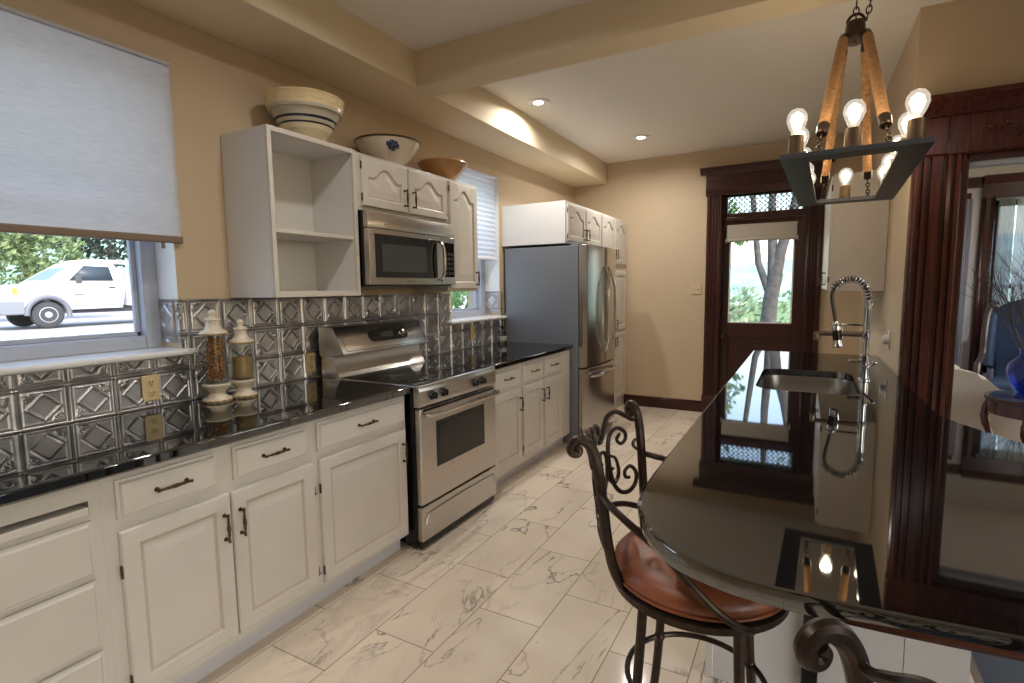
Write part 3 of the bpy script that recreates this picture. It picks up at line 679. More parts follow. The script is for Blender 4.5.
def island():
    # top with a cut-out: built as outline + hole through a triangulated fill
    from mathutils.geometry import delaunay_2d_cdt
    base = [Vector((x, y, 0)) for x, y in ISL]
    cur = catmull(base[3:22], 5)
    out = [base[0], base[1], base[2]]+cur+base[22:]
    out = [Vector((p.x, p.y)) for p in out]
    n = len(out)
    def inset(d):
        R = []
        for i in range(n):
            a, b, c = out[i-1], out[i], out[(i+1) % n]
            t = (c-a).normalized(); nn = Vector((-t.y, t.x))
            R.append(b+nn*d)
        return R
    mb = MB()
    hole = [Vector((p[0], p[1])) for p in sink_loop()][::-1]
    prof = [(.008, .915), (.003, .913), (0, .907), (-.0, .885), (.003, .879), (.008, .876)]
    rings = [inset(d) for d, z in prof]
    loops = [[Vector((p.x, p.y, z)) for p in R] for R, (d, z) in zip(rings, prof)]
    mb.loft(loops, caps=False)
    for R, z in ((rings[0], .915), (rings[-1], .876)):
        pts = list(R)+hole; m = len(hole)
        edges = [(i, (i+1) % n) for i in range(n)]+[(n+i, n+(i+1) % m) for i in range(m)]
        v, e, f, *_ = delaunay_2d_cdt(pts, edges, [], 1, 1e-6)
        vs = [mb.bm.verts.new((p.x, p.y, z)) for p in v]
        hx = lambda c: abs(c.x-SX) < SRX and abs(c.y-SY) < SRY
        def in_hole(c):
            dx, dy = max(0, abs(c.x-SX)-(SRX-.11)), max(0, abs(c.y-SY)-(SRY-.11))
            return dx*dx+dy*dy < .11**2
        for t in f:
            c = sum((Vector(v[i]) for i in t), Vector((0, 0)))/len(t)
            if in_hole(c) : continue
            mb._f([vs[i] for i in t])
    mb.loft([[(x, y, .915) for x, y, z in sink_loop()], [(x, y, .876) for x, y, z in sink_loop()]], caps=False)
    bmesh.ops.remove_doubles(mb.bm, verts=mb.bm.verts[:], dist=.0002)
    tag(obj('countertop', mb, MT['granite'], smooth=30, flat_up=True), 'large glossy black granite island top with rounded bar end and sink cut-out', 'countertop')
    t = thing('island_cabinet', 'white island base carrying the black bar top, plain panelled end', 'cabinet', (.1, 3.2, 0))
    b = MB().box(-.27, XR-.005, 1.935, 2.82, .10, .875); b.box(-.27, XR-.005, 3.66, 4.52, .10, .875)
    b.box(-.27, -.24, 2.82, 3.66, .10, .875); b.box(.44, XR-.005, 2.82, 3.66, .10, .875); b.box(-.24, .44, 2.82, 3.66, .10, .16)
    obj('body', b, MT['white2'], t)
    obj('toe_kick', MB().box(-.20, XR-.005, 1.95, 4.5, 0, .10), MT['toe'], t)
    mpI = lambda u, v, n: (-.27-n, u, v)
    for a, c in ((1.97, 2.55), (2.57, 3.12), (3.14, 3.68), (3.70, 4.10), (4.12, 4.50)):
        o = obj('door', panel_mesh(mpI, a, c, .14, .86), WH, t); pull(o, mpI, c-.03, .74, .02, .1, True)
    obj('end_panel', MB().box(-.262, .31, 1.925, 1.936, .0, .875).box(.312, XR-.006, 1.925, 1.936, 0, .875), MT['white2'], t)
    obj('corner_post', MB().box(-.27, -.245, 1.918, 1.936, 0, .875, .003), MT['white2'], t)
    obj('support_bracket', MB().box(.036, .084, 1.900, 1.926, .09, .873, .006).box(.036, .084, 1.40, 1.9, .862, .875, .004), MT['black'], t)
    p = obj('outlet_plate', MB().box(-.300, -.291, 2.0, 2.07, .30, .42, .003), MT['plate'], t)
island()

def sink():
    t = thing('sink', 'undermount brushed steel sink set into the island top', 'sink', (SX, SY, .70))
    L = [sink_loop(-.015, .8755), sink_loop(.001, .8755), sink_loop(.004, .86), sink_loop(.012, .72), sink_loop(.03, .695), sink_loop(.09, .690)]
    b = MB().loft(L, caps=False)
    vs = [b.bm.verts.new(p) for p in L[-1]]; b._f(vs)
    obj('basin', b, MT['sink'], t, recalc=False)
    obj('drain', MB().lathe([(.045, .691), (.045, .694), (.03, .695), (.022, .692)], (SX+.1, SY, 0), 24), MT['chrome'], t)
sink()

def faucet():
    fx, fy = .292, 3.36; z0 = .915
    t = thing('faucet', 'chrome spring-neck faucet with pull-down sprayer behind the sink', 'faucet', (fx, fy, z0))
    obj('base', MB().lathe([(.028, 0), (.028, .006), (.021, .012), (.019, .12), (.021, .125), (.021, .135), (.016, .14)], (fx, fy, z0), 24), MT['chrome'], t)
    obj('column', MB().lathe([(.017, .13), (.017, .36), (.018, .365), (.018, .40), (.012, .405), (.012, .43)], (fx, fy, z0), 18), MT['chrome'], t)
    zt = z0+.44
    arc = catmull([(fx, fy, z0+.40), (fx, fy, z0+.445), (fx-.018, fy, z0+.50), (fx-.06, fy, z0+.536), (fx-.105, fy, z0+.536), (fx-.145, fy, z0+.512), (fx-.165, fy, z0+.465), (fx-.163, fy, z0+.42), (fx-.152, fy, z0+.36), (fx-.142, fy, z0+.30)], 10)
    obj('hose', MB().tube(arc, .0092, 8), mat('rubber_hose', (66, 56, 48), .45, .3), t)
    # coil spring wound round the first two thirds of the hose
    P = []; n = int(len(arc)*.62); fine = catmull(arc[:n], 8); turns = 19
    for i, p in enumerate(fine[:-1]):
        d = (fine[i+1]-p).normalized(); up = Vector((0, 1, 0)); s = d.cross(up).normalized(); a = 2*PI*turns*i/len(fine)
        P.append(p+(up*math.cos(a)+s*math.sin(a))*.019)
    obj('spring', MB().tube(P, .0036, 6), MT['chrome'], t)
    hx, hz = fx-.142, z0+.30
    sh = MB().tube([(hx, fy, hz+.012), (hx+.001, fy, hz), (hx+.004, fy, hz-.03), (hx+.012, fy, hz-.10), (hx+.014, fy, hz-.125), (hx+.015, fy, hz-.13)], [.014, .019, .021, .020, .025, .018], 14)
    s = obj('spray_head', sh, MT['chrome'], t)
    obj('spray_grip', MB().tube([(hx+.004, fy, hz-.035), (hx+.011, fy, hz-.09)], [.0222, .0215], 14), MT['black'], s)
    obj('spray_lever', MB().tube([(hx+.03, fy-.002, hz-.02), (hx+.034, fy, hz-.07), (hx+.028, fy, hz-.12)], .004, 8), MT['chrome'], s)
    obj('holder_arm', MB().tube([(fx, fy, hz-.006), (hx+.02, fy, hz-.004)], .0055, 8).tube([(hx+.022*math.cos(a), fy+.022*math.sin(a), hz-.004) for a in np.linspace(0, 2*PI, 20)[:-1]], .005, 6, True), MT['chrome'], t)
    sp = MB().tube([(fx+.01, fy, z0+.245), (fx-.20, fy, z0+.245), (fx-.245, fy, z0+.243)], [.014, .013, .010], 12, flat=.8); sp.tube([(fx-.232, fy, z0+.243), (fx-.232, fy, z0+.215), (fx-.234, fy, z0+.205)], [.013, .014, .010], 9)
    obj('spout', sp, mat('brushed_nickel_brown', (140, 124, 112), .3, .9), t)
    obj('spout_collar', MB().lathe([(.018, .222), (.02, .225), (.02, .268), (.017, .272)], (fx, fy, z0), 18), MT['chrome'], t)
    obj('lever_handle', MB().tube([(fx, fy-.015, z0+.075), (fx+.01, fy-.05, z0+.08), (fx+.03, fy-.075, z0+.10)], [.011, .008, .0075], 10).ball((fx+.034, fy-.08, z0+.105), .012), MT['chrome'], t)
    obj('side_hook', MB().tube([(fx-.012, fy, z0+.10), (fx-.06, fy, z0+.102), (fx-.075, fy, z0+.10)], [.009, .008, .011], 10), MT['chrome'], t)
faucet()

# ------------------------------------------------------------------ plates and switches
def outlet(label, y, z):
    t = thing('wall_outlet', label, 'outlet', (XL+.006, y, z), 'almond outlets on the tin backsplash')
    p = obj('cover_plate', MB().box(XL+.004, XL+.0115, y-.036, y+.036, z-.058, z+.058, .003), MT['plate'], t)
    for dz in (-.024, .024):
        s = obj('socket', MB().lathe([(.017, 0), (.017, .0105-.004), (.015, .0115-.004)], (XL+.006, y, z+dz), 20, 'x'), MT['plate'], t)
        obj('slots', MB().box(XL+.0125, XL+.0145, y-.008, y-.005, z+dz-.003, z+dz+.008).box(XL+.0125, XL+.0145, y+.005, y+.008, z+dz-.003, z+dz+.008).lathe([(.003, .0125), (.003, .0145)], (XL, y, z+dz-.009), 10, 'x'), MT['plated'], s)
outlet('almond outlet beneath the truck window', 1.249, 1.005)
outlet('almond outlet between the glass jars and the stove', 2.118, 1.005)
outlet('almond outlet below the small window beside the refrigerator', 3.861, 1.045)
def wall_switch():
    x, z = -1.075, 1.39
    t = thing('light_switch', 'cream double light switch plate on the back wall beside the door', 'switch', (x, YB-.005, z))
    obj('cover_plate', MB().box(x-.058, x+.058, YB-.008, YB-.001, z-.058, z+.058, .003), mat('switch_cream', (204, 182, 148), .5), t)
    for dx in (-.024, .024): obj('toggle', MB().box(x+dx-.006, x+dx+.006, YB-.02, YB-.007, z-.011, z+.008, .003), bpy.data.materials['switch_cream'], t)
wall_switch()
def dimmer():
    y, z = 4.05, 1.075
    t = thing('dimmer_switch', 'round white dimmer knob on the wall behind the faucet', 'switch', (XR-.004, y, z))
    obj('cover_plate', MB().box(XR-.007, XR-.001, y-.036, y+.036, z-.058, z+.058, .003), MT['white2'], t)
    obj('knob', MB().lathe([(.03, -.007), (.03, -.03), (.027, -.036), (.012, -.038)], (XR, y, z), 24, 'x'), MT['white2'], t)
dimmer()

# ------------------------------------------------------------------ bowls, jars, bottle
def ramp_bands(name, bands, rough=.18):
    """stoneware glaze with horizontal bands by object height: bands = [(z, rgb)]"""
    m = mat(name, bands[0][1], rough, coat=.4); n = m.node_tree; b = n.nodes['Principled BSDF']; L = n.links.new
    tc = n.nodes.new('ShaderNodeTexCoord'); sx = n.nodes.new('ShaderNodeSeparateXYZ'); mr = n.nodes.new('ShaderNodeMapRange'); mr.inputs['From Max'].default_value = .3
    r = n.nodes.new('ShaderNodeValToRGB'); r.color_ramp.interpolation = 'CONSTANT'
    L(tc.outputs['Object'], sx.inputs[0]); L(sx.outputs[2], mr.inputs['Value']); L(mr.outputs[0], r.inputs[0]); L(r.outputs[0], b.inputs['Base Color'])
    e = r.color_ramp.elements
    while len(e) > 1: e.remove(e[-1])
    e[0].position = 0; e[0].color = lin(bands[0][1])+(1,)
    for z, c in bands[1:]:
        k = e.new(z/.3); k.color = lin(c)+(1,)
    return m
def bowls():
    zc = 2.19
    cream, blue, grey = (222, 200, 158), (30, 36, 58), (188, 178, 160)
    m = ramp_bands('striped_stoneware', [(0, (200, 184, 150)), (.065, (222, 206, 172)), (.088, blue), (.098, grey), (.116, blue), (.128, grey), (.182, cream)])
    c = (-2.335, 2.005, zc)
    t = thing('mixing_bowl', 'large stoneware mixing bowl with blue stripes on the open shelf cabinet', 'bowl', c, 'bowls on the wall cabinets')
    prof = [(.085, 0), (.09, .004), (.10, .03), (.125, .07), (.152, .125), (.172, .165), (.184, .166), (.188, .174), (.188, .18), (.192, .235), (.199, .243), (.195, .25), (.186, .247), (.178, .18), (.148, .13), (.10, .045), (.07, .03)]
    obj('bowl_body', MB().lathe(prof, c, 48), m, t, smooth=50)
    sc = MB()
    for k in range(16):
        a = 2*PI*k/16; P = [(c[0]+(.1885+.001*q)*math.cos(a+u*.19), c[1]+(.1885+.001*q)*math.sin(a+u*.19), zc+.226-.022*(1-u*u)) for q, u in ((0, -1), (1, -.5), (1, 0), (1, .5), (0, 1))]
        sc.tube(catmull(P, 3), .0035, 5)
    t.scale = (1, 1, .91)
    obj('scalloped_collar', sc, bpy.data.materials['striped_stoneware'], t)
    c = (-2.33, 2.625, zc)
    t = thing('mixing_bowl', 'wide white bowl with dark rim and blue flower on the microwave cabinet', 'bowl', c, 'bowls on the wall cabinets')
    prof = [(.08, 0), (.085, .004), (.088, .015), (.12, .04), (.165, .085), (.19, .125), (.198, .14), (.203, .146), (.198, .15), (.19, .146), (.182, .13), (.155, .09), (.10, .04), (.06, .028)]
    b = obj('bowl_body', MB().lathe(prof, c, 48), mat('white_stoneware', (214, 202, 184), .2, coat=.4, noise=.05, nscale=8), t, smooth=60)
    obj('rim', MB().tube([(c[0]+.2*math.cos(a), c[1]+.2*math.sin(a), zc+.147) for a in np.linspace(0, 2*PI, 49)[:-1]], .0062, 8, True), mat('brown_rim', (74, 56, 44), .3), t)
    fl = MB()
    a0 = math.atan2(-2.2+1.6, 2.2-.4)*0+math.radians(-38)
    for da, dz, r in ((-.16, .012, .02), (-.05, .02, .024), (.06, .014, .024), (.15, .0, .018), (0, -.012, .02), (-.1, -.006, .018)):
        a = a0+da; z = .092+dz; R = .168+(z-.085)*.62
        fl.ball((c[0]+R*math.cos(a), c[1]+R*math.sin(a), zc+z), .006, r*.7, r, 10, Matrix.Rotation(a, 3, 'Z'))
    obj('painted_flower', fl, mat('cobalt_blue', (34, 44, 84), .25), t)
    c = (-2.33, 3.20, zc)
    t = thing('mixing_bowl', 'small brown yellowware bowl on the tall narrow cabinet', 'bowl', c, 'bowls on the wall cabinets')
    prof = [(.075, 0), (.08, .004), (.10, .03), (.14, .075), (.168, .112), (.172, .118), (.175, .135), (.171, .139), (.163, .135), (.155, .11), (.10, .045), (.06, .025)]
    obj('bowl_body', MB().lathe(prof, c, 40, fn=lambda a, h: 1+.012*math.cos(20*a)*(1 if .02 < h < .11 else 0)), mat('yellowware', (176, 132, 80), .3, noise=.2, nscale=10, coat=.3), t, smooth=50)
    obj('lip_roll', MB().tube([(c[0]+.174*math.cos(a), c[1]+.174*math.sin(a), zc+.128) for a in np.linspace(0, 2*PI, 41)[:-1]], .006, 8, True), bpy.data.materials['yellowware'], t)
bowls()
def jars():
    cer = mat('cream_ceramic', (218, 206, 186), .3, noise=.05, nscale=20); jg = glass('jar_glass', (244, 246, 244))
    tan = mat('ceramic_tan_edge', (176, 142, 98), .4)
    def jar(label, c, s, H):
        t = thing('canister_jar', label, 'jar', c, 'footed glass jars on the worktop')
        q = lambda P: [(r*s, h) for r, h in P]
        sc_ = lambda a, h: 1+(.05*math.cos(14*a) if h < .02 else 0)
        obj('pedestal', MB().lathe(q([(.058, 0), (.062, .006), (.058, .016), (.045, .022), (.036, .034), (.034, .044), (.05, .062), (.06, .07), (.062, .082), (.058, .086)]), c, 42, fn=sc_), cer, t, smooth=50)
        obj('pedestal_trim', MB().tube([(c[0]+.061*s*(1+.05*math.cos(14*a))*math.cos(a), c[1]+.061*s*(1+.05*math.cos(14*a))*math.sin(a), c[2]+.008) for a in np.linspace(0, 2*PI, 85)[:-1]], .0035, 6, True), tan, t)
        b = .086*1
        g = MB().lathe([(.050*s, b), (.054*s, b+.004), (.053*s, b+H*.3), (.046*s, b+H-.01), (.046*s, b+H), (.044*s, b+H), (.0445*s, b+H-.01), (.0515*s, b+H*.3), (.0525*s, b+.006), (.045*s, b+.004)], c, 36)
        obj('glass_body', g, jg, t)
        z = b+H
        lid = obj('lid', MB().lathe([(r*s, h+z) for r, h in ((.056, 0), (.06, .004), (.058, .014), (.05, .02), (.038, .026), (.031, .04), (.029, .062), (.031, .066), (.034, .07), (.03, .078), (.014, .082), (.012, .09), (.017, .098), (.017, .106), (.011, .114), (.004, .117))], c, 36, fn=lambda a, h: 1+(.03*math.cos(14*a) if h < z+.012 else 0)), cer, t, smooth=50)
        obj('lid_trim', MB().tube([(c[0]+.0595*s*(1+.03*math.cos(14*a))*math.cos(a), c[1]+.0595*s*(1+.03*math.cos(14*a))*math.sin(a), c[2]+z+.006) for a in np.linspace(0, 2*PI, 85)[:-1]], .003, 6, True), tan, lid)
        return t
    c1 = (-2.40, 1.468, .9155); c2 = (-2.385, 1.594, .9155)
    jar('taller footed glass jar filled with brown twisted pasta', c1, 1.0, .226)
    jar('shorter footed glass jar half filled with tan grain', c2, .94, .175)
    p = MB(); rnd = random.Random(3)
    for i in range(230):
        z = c1[2]+.10+rnd.random()*.195; R = .043-.006*(z-c1[2]-.1)/.2; a = rnd.random()*2*PI; r = R*math.sqrt(rnd.random())*.92
        d = Vector((rnd.uniform(-1, 1), rnd.uniform(-1, 1), rnd.uniform(-.7, .7))).normalized(); cc = Vector((c1[0]+r*math.cos(a), c1[1]+r*math.sin(a), z))
        d2 = d.orthogonal().normalized()
        P = [cc+d*(k-2)*.0055+d2*(.003*math.sin(k*1.6)) for k in range(5)]
        P = [Vector((c1[0]+(v.x-c1[0])*min(1, R/max(.001, math.hypot(v.x-c1[0], v.y-c1[1]))), c1[1]+(v.y-c1[1])*min(1, R/max(.001, math.hypot(v.x-c1[0], v.y-c1[1]))), min(max(v.z, c1[2]+.093), c1[2]+.30))) for v in P]
        p.tube(P, .0038, 5)
    tag(obj('pasta', p, mat('dry_pasta', (168, 112, 62), .5, noise=.3, nscale=30)), 'brown twisted pasta inside the taller glass jar', 'pasta', kind='stuff')
    g = MB().lathe([(.02, .0925), (.040, .0928), (.0425, .097), (.0425, .14), (.0415, .195), (.02, .199), (.005, .2005)], c2, 32)
    tag(obj('grain', g, mat('tan_grain', (186, 150, 104), .8, noise=.3, nscale=220, bump=.6, bscale=400)), 'tan grain inside the shorter glass jar', 'grain', kind='stuff')
jars()
def soap():
    c = (-2.43, 4.20, .9155)
    t = thing('soap_dispenser', 'clear soap bottle with dark pump on the worktop beside the refrigerator', 'bottle', c)
    obj('bottle', MB().lathe([(.036, 0), (.039, .004), (.039, .11), (.03, .125), (.014, .135), (.014, .15), (.012, .151)], c, 24), glass('soap_bottle_glass', (200, 204, 206)), t)
    obj('soap_label', MB().lathe([(.0393, .03), (.0397, .031), (.0397, .07), (.0393, .071)], c, 24), mat('pale_label', (170, 164, 160), .5), t)
    obj('pump', MB().lathe([(.016, .14), (.017, .143), (.017, .165), (.007, .168), (.007, .21), (.012, .212), (.012, .224), (.004, .226)], c, 18).tube([(c[0], c[1], c[2]+.218), (c[0]+.03, c[1]-.02, c[2]+.22), (c[0]+.04, c[1]-.027, c[2]+.212)], .005, 8), MT['black'], t)
soap()

# ------------------------------------------------------------------ ceiling lights
def downlight(x, y, z, label, power=18):
    t = thing('downlight', label, 'ceiling light', (x, y, z), 'recessed ceiling lights')
    obj('trim_ring', MB().lathe([(.062, -.0005), (.09, -.0005), (.09, -.006), (.085, -.009), (.066, -.006)], (x, y, z), 36), MT['sill'], t)
    obj('lens', MB().lathe([(.0605, -.004), (.0635, -.002), (.058, -.0055), (.02, -.0065), (.002, -.007)], (x, y, z), 32), bpy.data.materials.get('lens_glow') or emit('lens_glow', (255, 240, 215), 22), t)
    l = bpy.data.lights.new('downlight_lamp', 'AREA'); l.shape = 'DISK'; l.size = .11; l.energy = power; l.color = (1, .955, .89); l.spread = math.radians(165)
    lo = bpy.data.objects.new('lamp', l); COL.objects.link(lo); lo.parent = t; lo.location = (0, 0, -.012); lo['kind'] = 'helper'
downlight(-1.90, 3.90, ZC, 'lit recessed ceiling light nearer the beam')
downlight(-1.47, 5.30, ZC, 'lit recessed ceiling light nearer the back wall')
for i, (x, y) in enumerate(((-1.2, .2), (-1.3, 1.7), (1.0, .2), (1.9, 2.0))):  # unseen downlights added to fill the camera end of the room with light
    downlight(x, y, 2.855, ['added fill ceiling light left of the camera, out of view', 'added fill ceiling light on the stove side before the beam, out of view', 'added fill ceiling light behind the bar end, out of view', 'added fill ceiling light before the living room doorway, out of view'][i], 9)
# ------------------------------------------------------------------ chandelier
def chandelier():
    t = thing('chandelier', 'rectangular rope-hung candle chandelier over the black island', 'chandelier')
    hw, hl, pw, th = .219, .665, .088, .018
    fr = MB().box(-hw, hw, -hl, -hl+pw, 0, th, .0015).box(-hw, hw, hl-pw, hl, 0, th, .0015).box(-hw, -hw+pw, -hl+pw, hl-pw, 0, th, .0015).box(hw-pw, hw, -hl+pw, hl-pw, 0, th, .0015)
    obj('frame', fr, MT['chand'], t)
    zh = .605
    hub = MB().lathe([(.012, .08), (.03, .075), (.036, .06), (.04, .02), (.045, .0), (.036, -.012), (.02, -.02), (.008, -.022)], (0, 0, zh), 20)
    obj('hub', hub, MT['iron'], t)
    rm = mat('jute_rope', (164, 124, 82), .9, noise=.25, nscale=60)
    rl = mat('jute_rope_lit', (190, 168, 96), .9)
    def link(mb, p, d, s, L, w, r):
        d = d.normalized(); s = (s-d*s.dot(d)).normalized()
        P = [p+d*(math.cos(a)*L)+s*(math.sin(a)*w) for a in np.linspace(0, 2*PI, 13)[:-1]]
        mb.tube(P, r, 5, True)
    for sx in (-1, 1):
        for sy in (-1, 1):
            a = Vector((sx*.105, sy*.615, th)); b = Vector((sx*.040, sy*.050, zh+.005)); d = (b-a).normalized(); L = (b-a).length
            p0, p1 = a+d*.165, b-d*.035
            n = 150; pts = [p0+(p1-p0)*i/n for i in range(n+1)]
            ro = obj('rope_rod', MB().tube(pts, [.0175+.0026*(i % 3 == 1) for i in range(n+1)], 12), rm, t, smooth=50)
            obj('rod_cap', MB().tube([p0-d*.05, p0-d*.045, p0+d*.002], [.014, .019, .021], 14), MT['iron'], ro)
            obj('rod_tip', MB().tube([p1-d*.002, p1+d*.03, p1+d*.04], [.019, .016, .008], 12), MT['iron'], ro)
            ch = MB()
            for k in range(5):
                q = a+d*(.012+k*.021); link(ch, q, d, Vector((1, 0, 0)) if k % 2 else Vector((0, 1, .3)), .015, .008, .0028)
            e_ = MB(); link(e_, b-d*.004, d, Vector((1, 0, 0)), .02, .010, .003); obj('eye_ring', e_, MT['iron'], ro)
            ch.ball(a+Vector((0, 0, .004)), .009)
            obj('chain', ch, MT['iron'], ro)
    ch = MB()
    for k in range(3): link(ch, Vector((0, 0, zh+.09+k*.026)), Vector((0, 0, 1)), Vector((1, 0, 0)) if k % 2 else Vector((0, 1, 0)), .018, .010, .003)
    dx = Vector((.035, .02, .0))
    P0 = Vector((.03, .01, zh+.03))
    link(ch, P0+Vector((0, 0, .03)), Vector((.3, 0, 1)), Vector((0, 1, 0)), .026, .016, .0035)
    for k in range(5): link(ch, P0+Vector((.012+.004*k, 0, .06+k*.026)), Vector((.12, 0, 1)), Vector((1, 0, 0)) if k % 2 else Vector((0, 1, 0)), .018, .010, .003)
    obj('hanging_chain', ch, MT['iron'], t)
    obj('hub_hook', MB().tube([(0.03*math.cos(a)-.0, .0, zh+.075+.03*math.sin(a)) for a in np.linspace(-.3, PI*1.1, 14)], .006, 8), MT['iron'], t)
    hot = emit('filament_glow', (255, 222, 170), 30); sl = mat('candle_sleeve', (104, 84, 64), .4, .5, noise=.2, nscale=9)
    pos = [(x, s*(hl-pw/2)) for s in (-1, 1) for x in (-.172, 0, .172)]+[(s*(hw-pw/2), y) for s in (-1, 1) for y in (-.36, 0, .36)]
    gl = glass('bulb_glass_clear', (255, 252, 246)); gn = gl.node_tree                 # a lit bulb: clear glass with its glow
    ge = gn.nodes.new('ShaderNodeEmission'); ge.inputs[0].default_value = lin((255, 244, 226))+(1,); ge.inputs[1].default_value = 1.1
    gm = gn.nodes.new('ShaderNodeMixShader'); gm.inputs[0].default_value = .34; go = gn.nodes['Material Output']; src = go.inputs[0].links[0].from_socket
    gn.links.new(src, gm.inputs[1]); gn.links.new(ge.outputs[0], gm.inputs[2]); gn.links.new(gm.outputs[0], go.inputs[0])
    for x, y in pos:
        c = obj('candle_sleeve', MB().lathe([(.029, th), (.029, th+.008), (.0255, th+.010), (.0255, th+.068), (.021, th+.070)], (x, y, 0), 20), sl, t)
        b = obj('bulb', MB().lathe([(.014, th+.068), (.0165, th+.08), (.027, th+.10), (.034, th+.122), (.0315, th+.142), (.021, th+.157), (.006, th+.163)], (x, y, 0), 20), gl, c)
        obj('filament', MB().lathe([(.004, th+.085), (.014, th+.10), (.021, th+.122), (.017, th+.14), (.004, th+.150)], (x, y, 0), 14), hot, b)
        l = bpy.data.lights.new('candle_lamp', 'POINT'); l.energy = 1.0; l.color = (1, .84, .64); l.shadow_soft_size = .03
        lo = bpy.data.objects.new('lamp', l); COL.objects.link(lo); lo.parent = c; lo.location = (x, y, th+.15); lo['kind'] = 'helper'
    t.location = (.143, 2.82, 1.870); t.rotation_euler = (0, 0, math.radians(-2.0))
    # hanging chain continues to the beam
chandelier()

# ------------------------------------------------------------------ bar stools
def stool():
    t = thing('bar_stool', 'wrought iron swivel bar stool with round brown leather seat and scrolled back', 'bar stool', (0, 0, 0), 'wrought iron bar stools')
    R = .228
    obj('seat_cushion', MB().lathe([(.01, .618), (.19, .618), (R-.012, .628), (R+.004, .645), (R+.002, .662), (R-.016, .682), (.17, .700), (.10, .711), (.02, .714)], (0, 0, 0), 56), MT['leather'], t, smooth=60)
    obj('cushion_piping', MB().tube([(R*math.cos(a)+.0, R*math.sin(a), .634) for a in np.linspace(0, 2*PI, 57)[:-1]], .0055, 7, True), MT['leather'], t)
    obj('seat_frame', MB().lathe([(.02, .60), (.20, .592), (R-.004, .592), (R+.006, .598), (R+.006, .616), (R-.004, .621), (.02, .620)], (0, 0, 0), 56), MT['iron'], t)
    sw = MB().lathe([(.06, .575), (.10, .577), (.10, .592), (.02, .60)], (0, 0, 0), 24); obj('swivel', sw, MT['black'], t)
    for k in range(4):
        a = PI/4+k*PI/2; c, s = math.cos(a), math.sin(a)
        P = catmull([(r*c, r*s, z) for r, z in ((.165, .592), (.172, .55), (.178, .45), (.188, .32), (.205, .18), (.228, .07), (.248, .012))], 5)
        lg = obj('leg', MB().tube(P, .0135, 10), MT['iron'], t)
        obj('foot', MB().ball((.249*c, .249*s, .012), .017, .017, .012, 12), MT['iron'], lg)
    fr = [(.19*math.cos(a), .19*math.sin(a), .31) for a in np.linspace(0, 2*PI, 49)[:-1]]
    fo = obj('foot_ring', MB().tube(fr, .0085, 8, True), MT['iron'], t)
    for k in range(4):
        a = PI/4+k*PI/2; obj('ring_collar', MB().ball((.188*math.cos(a), .188*math.sin(a), .31), .017, .017, .017, 12), MT['iron'], fo)
    A0 = math.radians(42)
    rz = [(.20, .600), (.232, .628), (.256, .68), (.272, .75), (.283, .83), (.293, .91), (.304, .97), (.320, 1.013), (.342, 1.034), (.363, 1.034), (.376, 1.019), (.372, 1.003), (.358, .999), (.352, 1.008), (.357, 1.016)]
    for s in (1, -1):
        a = PI-s*A0; c, si = math.cos(a), math.sin(a)
        P = catmull([(r*c, r*si, z) for r, z in rz], 6); n = len(P)
        rad = [.0145 if i < n*.55 else .0145-.006*(i-n*.55)/(n*.45) for i in range(n)]
        obj('back_post', MB().tube(P, rad, 10), MT['iron'], t)
    # scrolled back between the posts, bent to the arc of the seat
    def B(u, z):                                              # u in -1..1 across the back
        r = np.interp(z, [.6, .68, .75, .83, .91, .97, 1.013], [.215, .256, .272, .283, .293, .304, .318])
        a = PI-u*A0
        return Vector((r*math.cos(a), r*math.sin(a), z))
    def curve(P, r=.0075, n=8, taper=True):
        Q = catmull([(u, z, 0) for u, z in P], n)
        m = len(Q)
        return [B(q.x, q.y) for q in Q], [r*(1-.25*abs(2*i/(m-1)-1)) for i in range(m)]
    mb = MB()
    def add(P, r=.0075): p, rr = curve(P, r); mb.tube(p, rr, 8)
    for s in (1, -1):
        add([(s*.99, 1.0), (s*.90, .995), (s*.78, 1.01), (s*.62, 1.028), (s*.46, 1.02), (s*.30, .985), (s*.14, .955), (s*.03, .965), (s*.015, .99), (s*.10, 1.005), (s*.17, .99), (s*.12, .975)], .009)
        add([(s*.62, .958), (s*.55, .942), (s*.62, .928), (s*.72, .938), (s*.72, .962), (s*.56, .978), (s*.38, .955), (s*.30, .90), (s*.34, .83), (s*.48, .785), (s*.68, .772), (s*.84, .79), (s*.88, .825), (s*.78, .85), (s*.66, .84), (s*.66, .82), (s*.74, .815)])
        add([(s*.10, .885), (s*.05, .90), (s*.08, .92), (s*.20, .918), (s*.25, .89), (s*.20, .84), (s*.06, .80), (s*-.02, .77), (s*.02, .74)], .0065)
        add([(s*.40, .86), (s*.30, .85), (s*.30, .825), (s*.42, .815), (s*.52, .84), (s*.48, .885), (s*.36, .90)], .0065)
        add([(s*.99, .93), (s*.90, .93), (s*.86, .915), (s*.92, .90)], .006)
    obj('back_scrollwork', mb, MT['iron'], t)
    obj('back_rail', MB().tube([B(u, .705+.05*(1-u*u)) for u in np.linspace(-1, 1, 24)], .0095, 8), MT['iron'], t)
    for s in (1, -1):
        g = lambda deg, r, z: (r*math.cos(math.radians(180-s*deg)), r*math.sin(math.radians(180-s*deg)), z)
        P = catmull([g(42, .288, .885), g(50, .290, .872), g(64, .284, .848), g(82, .274, .80), g(96, .268, .735), g(107, .262, .683), g(117, .252, .645), g(126, .242, .618), g(132, .232, .605)], 6)
        obj('arm', MB().tube(P, .0095, 9), MT['iron'], t)
    return t
s1 = stool()
s2 = copy_tree(s1)
s1.location = (-.235, 1.485, 0)
s1['label'] = 'bar stool standing at the rounded corner of the island, seat showing'
s2.location = (.312, .885, 0); s2.rotation_euler = (0, 0, math.radians(80))
s2['label'] = 'bar stool in the foreground, only its scrolled back top showing'

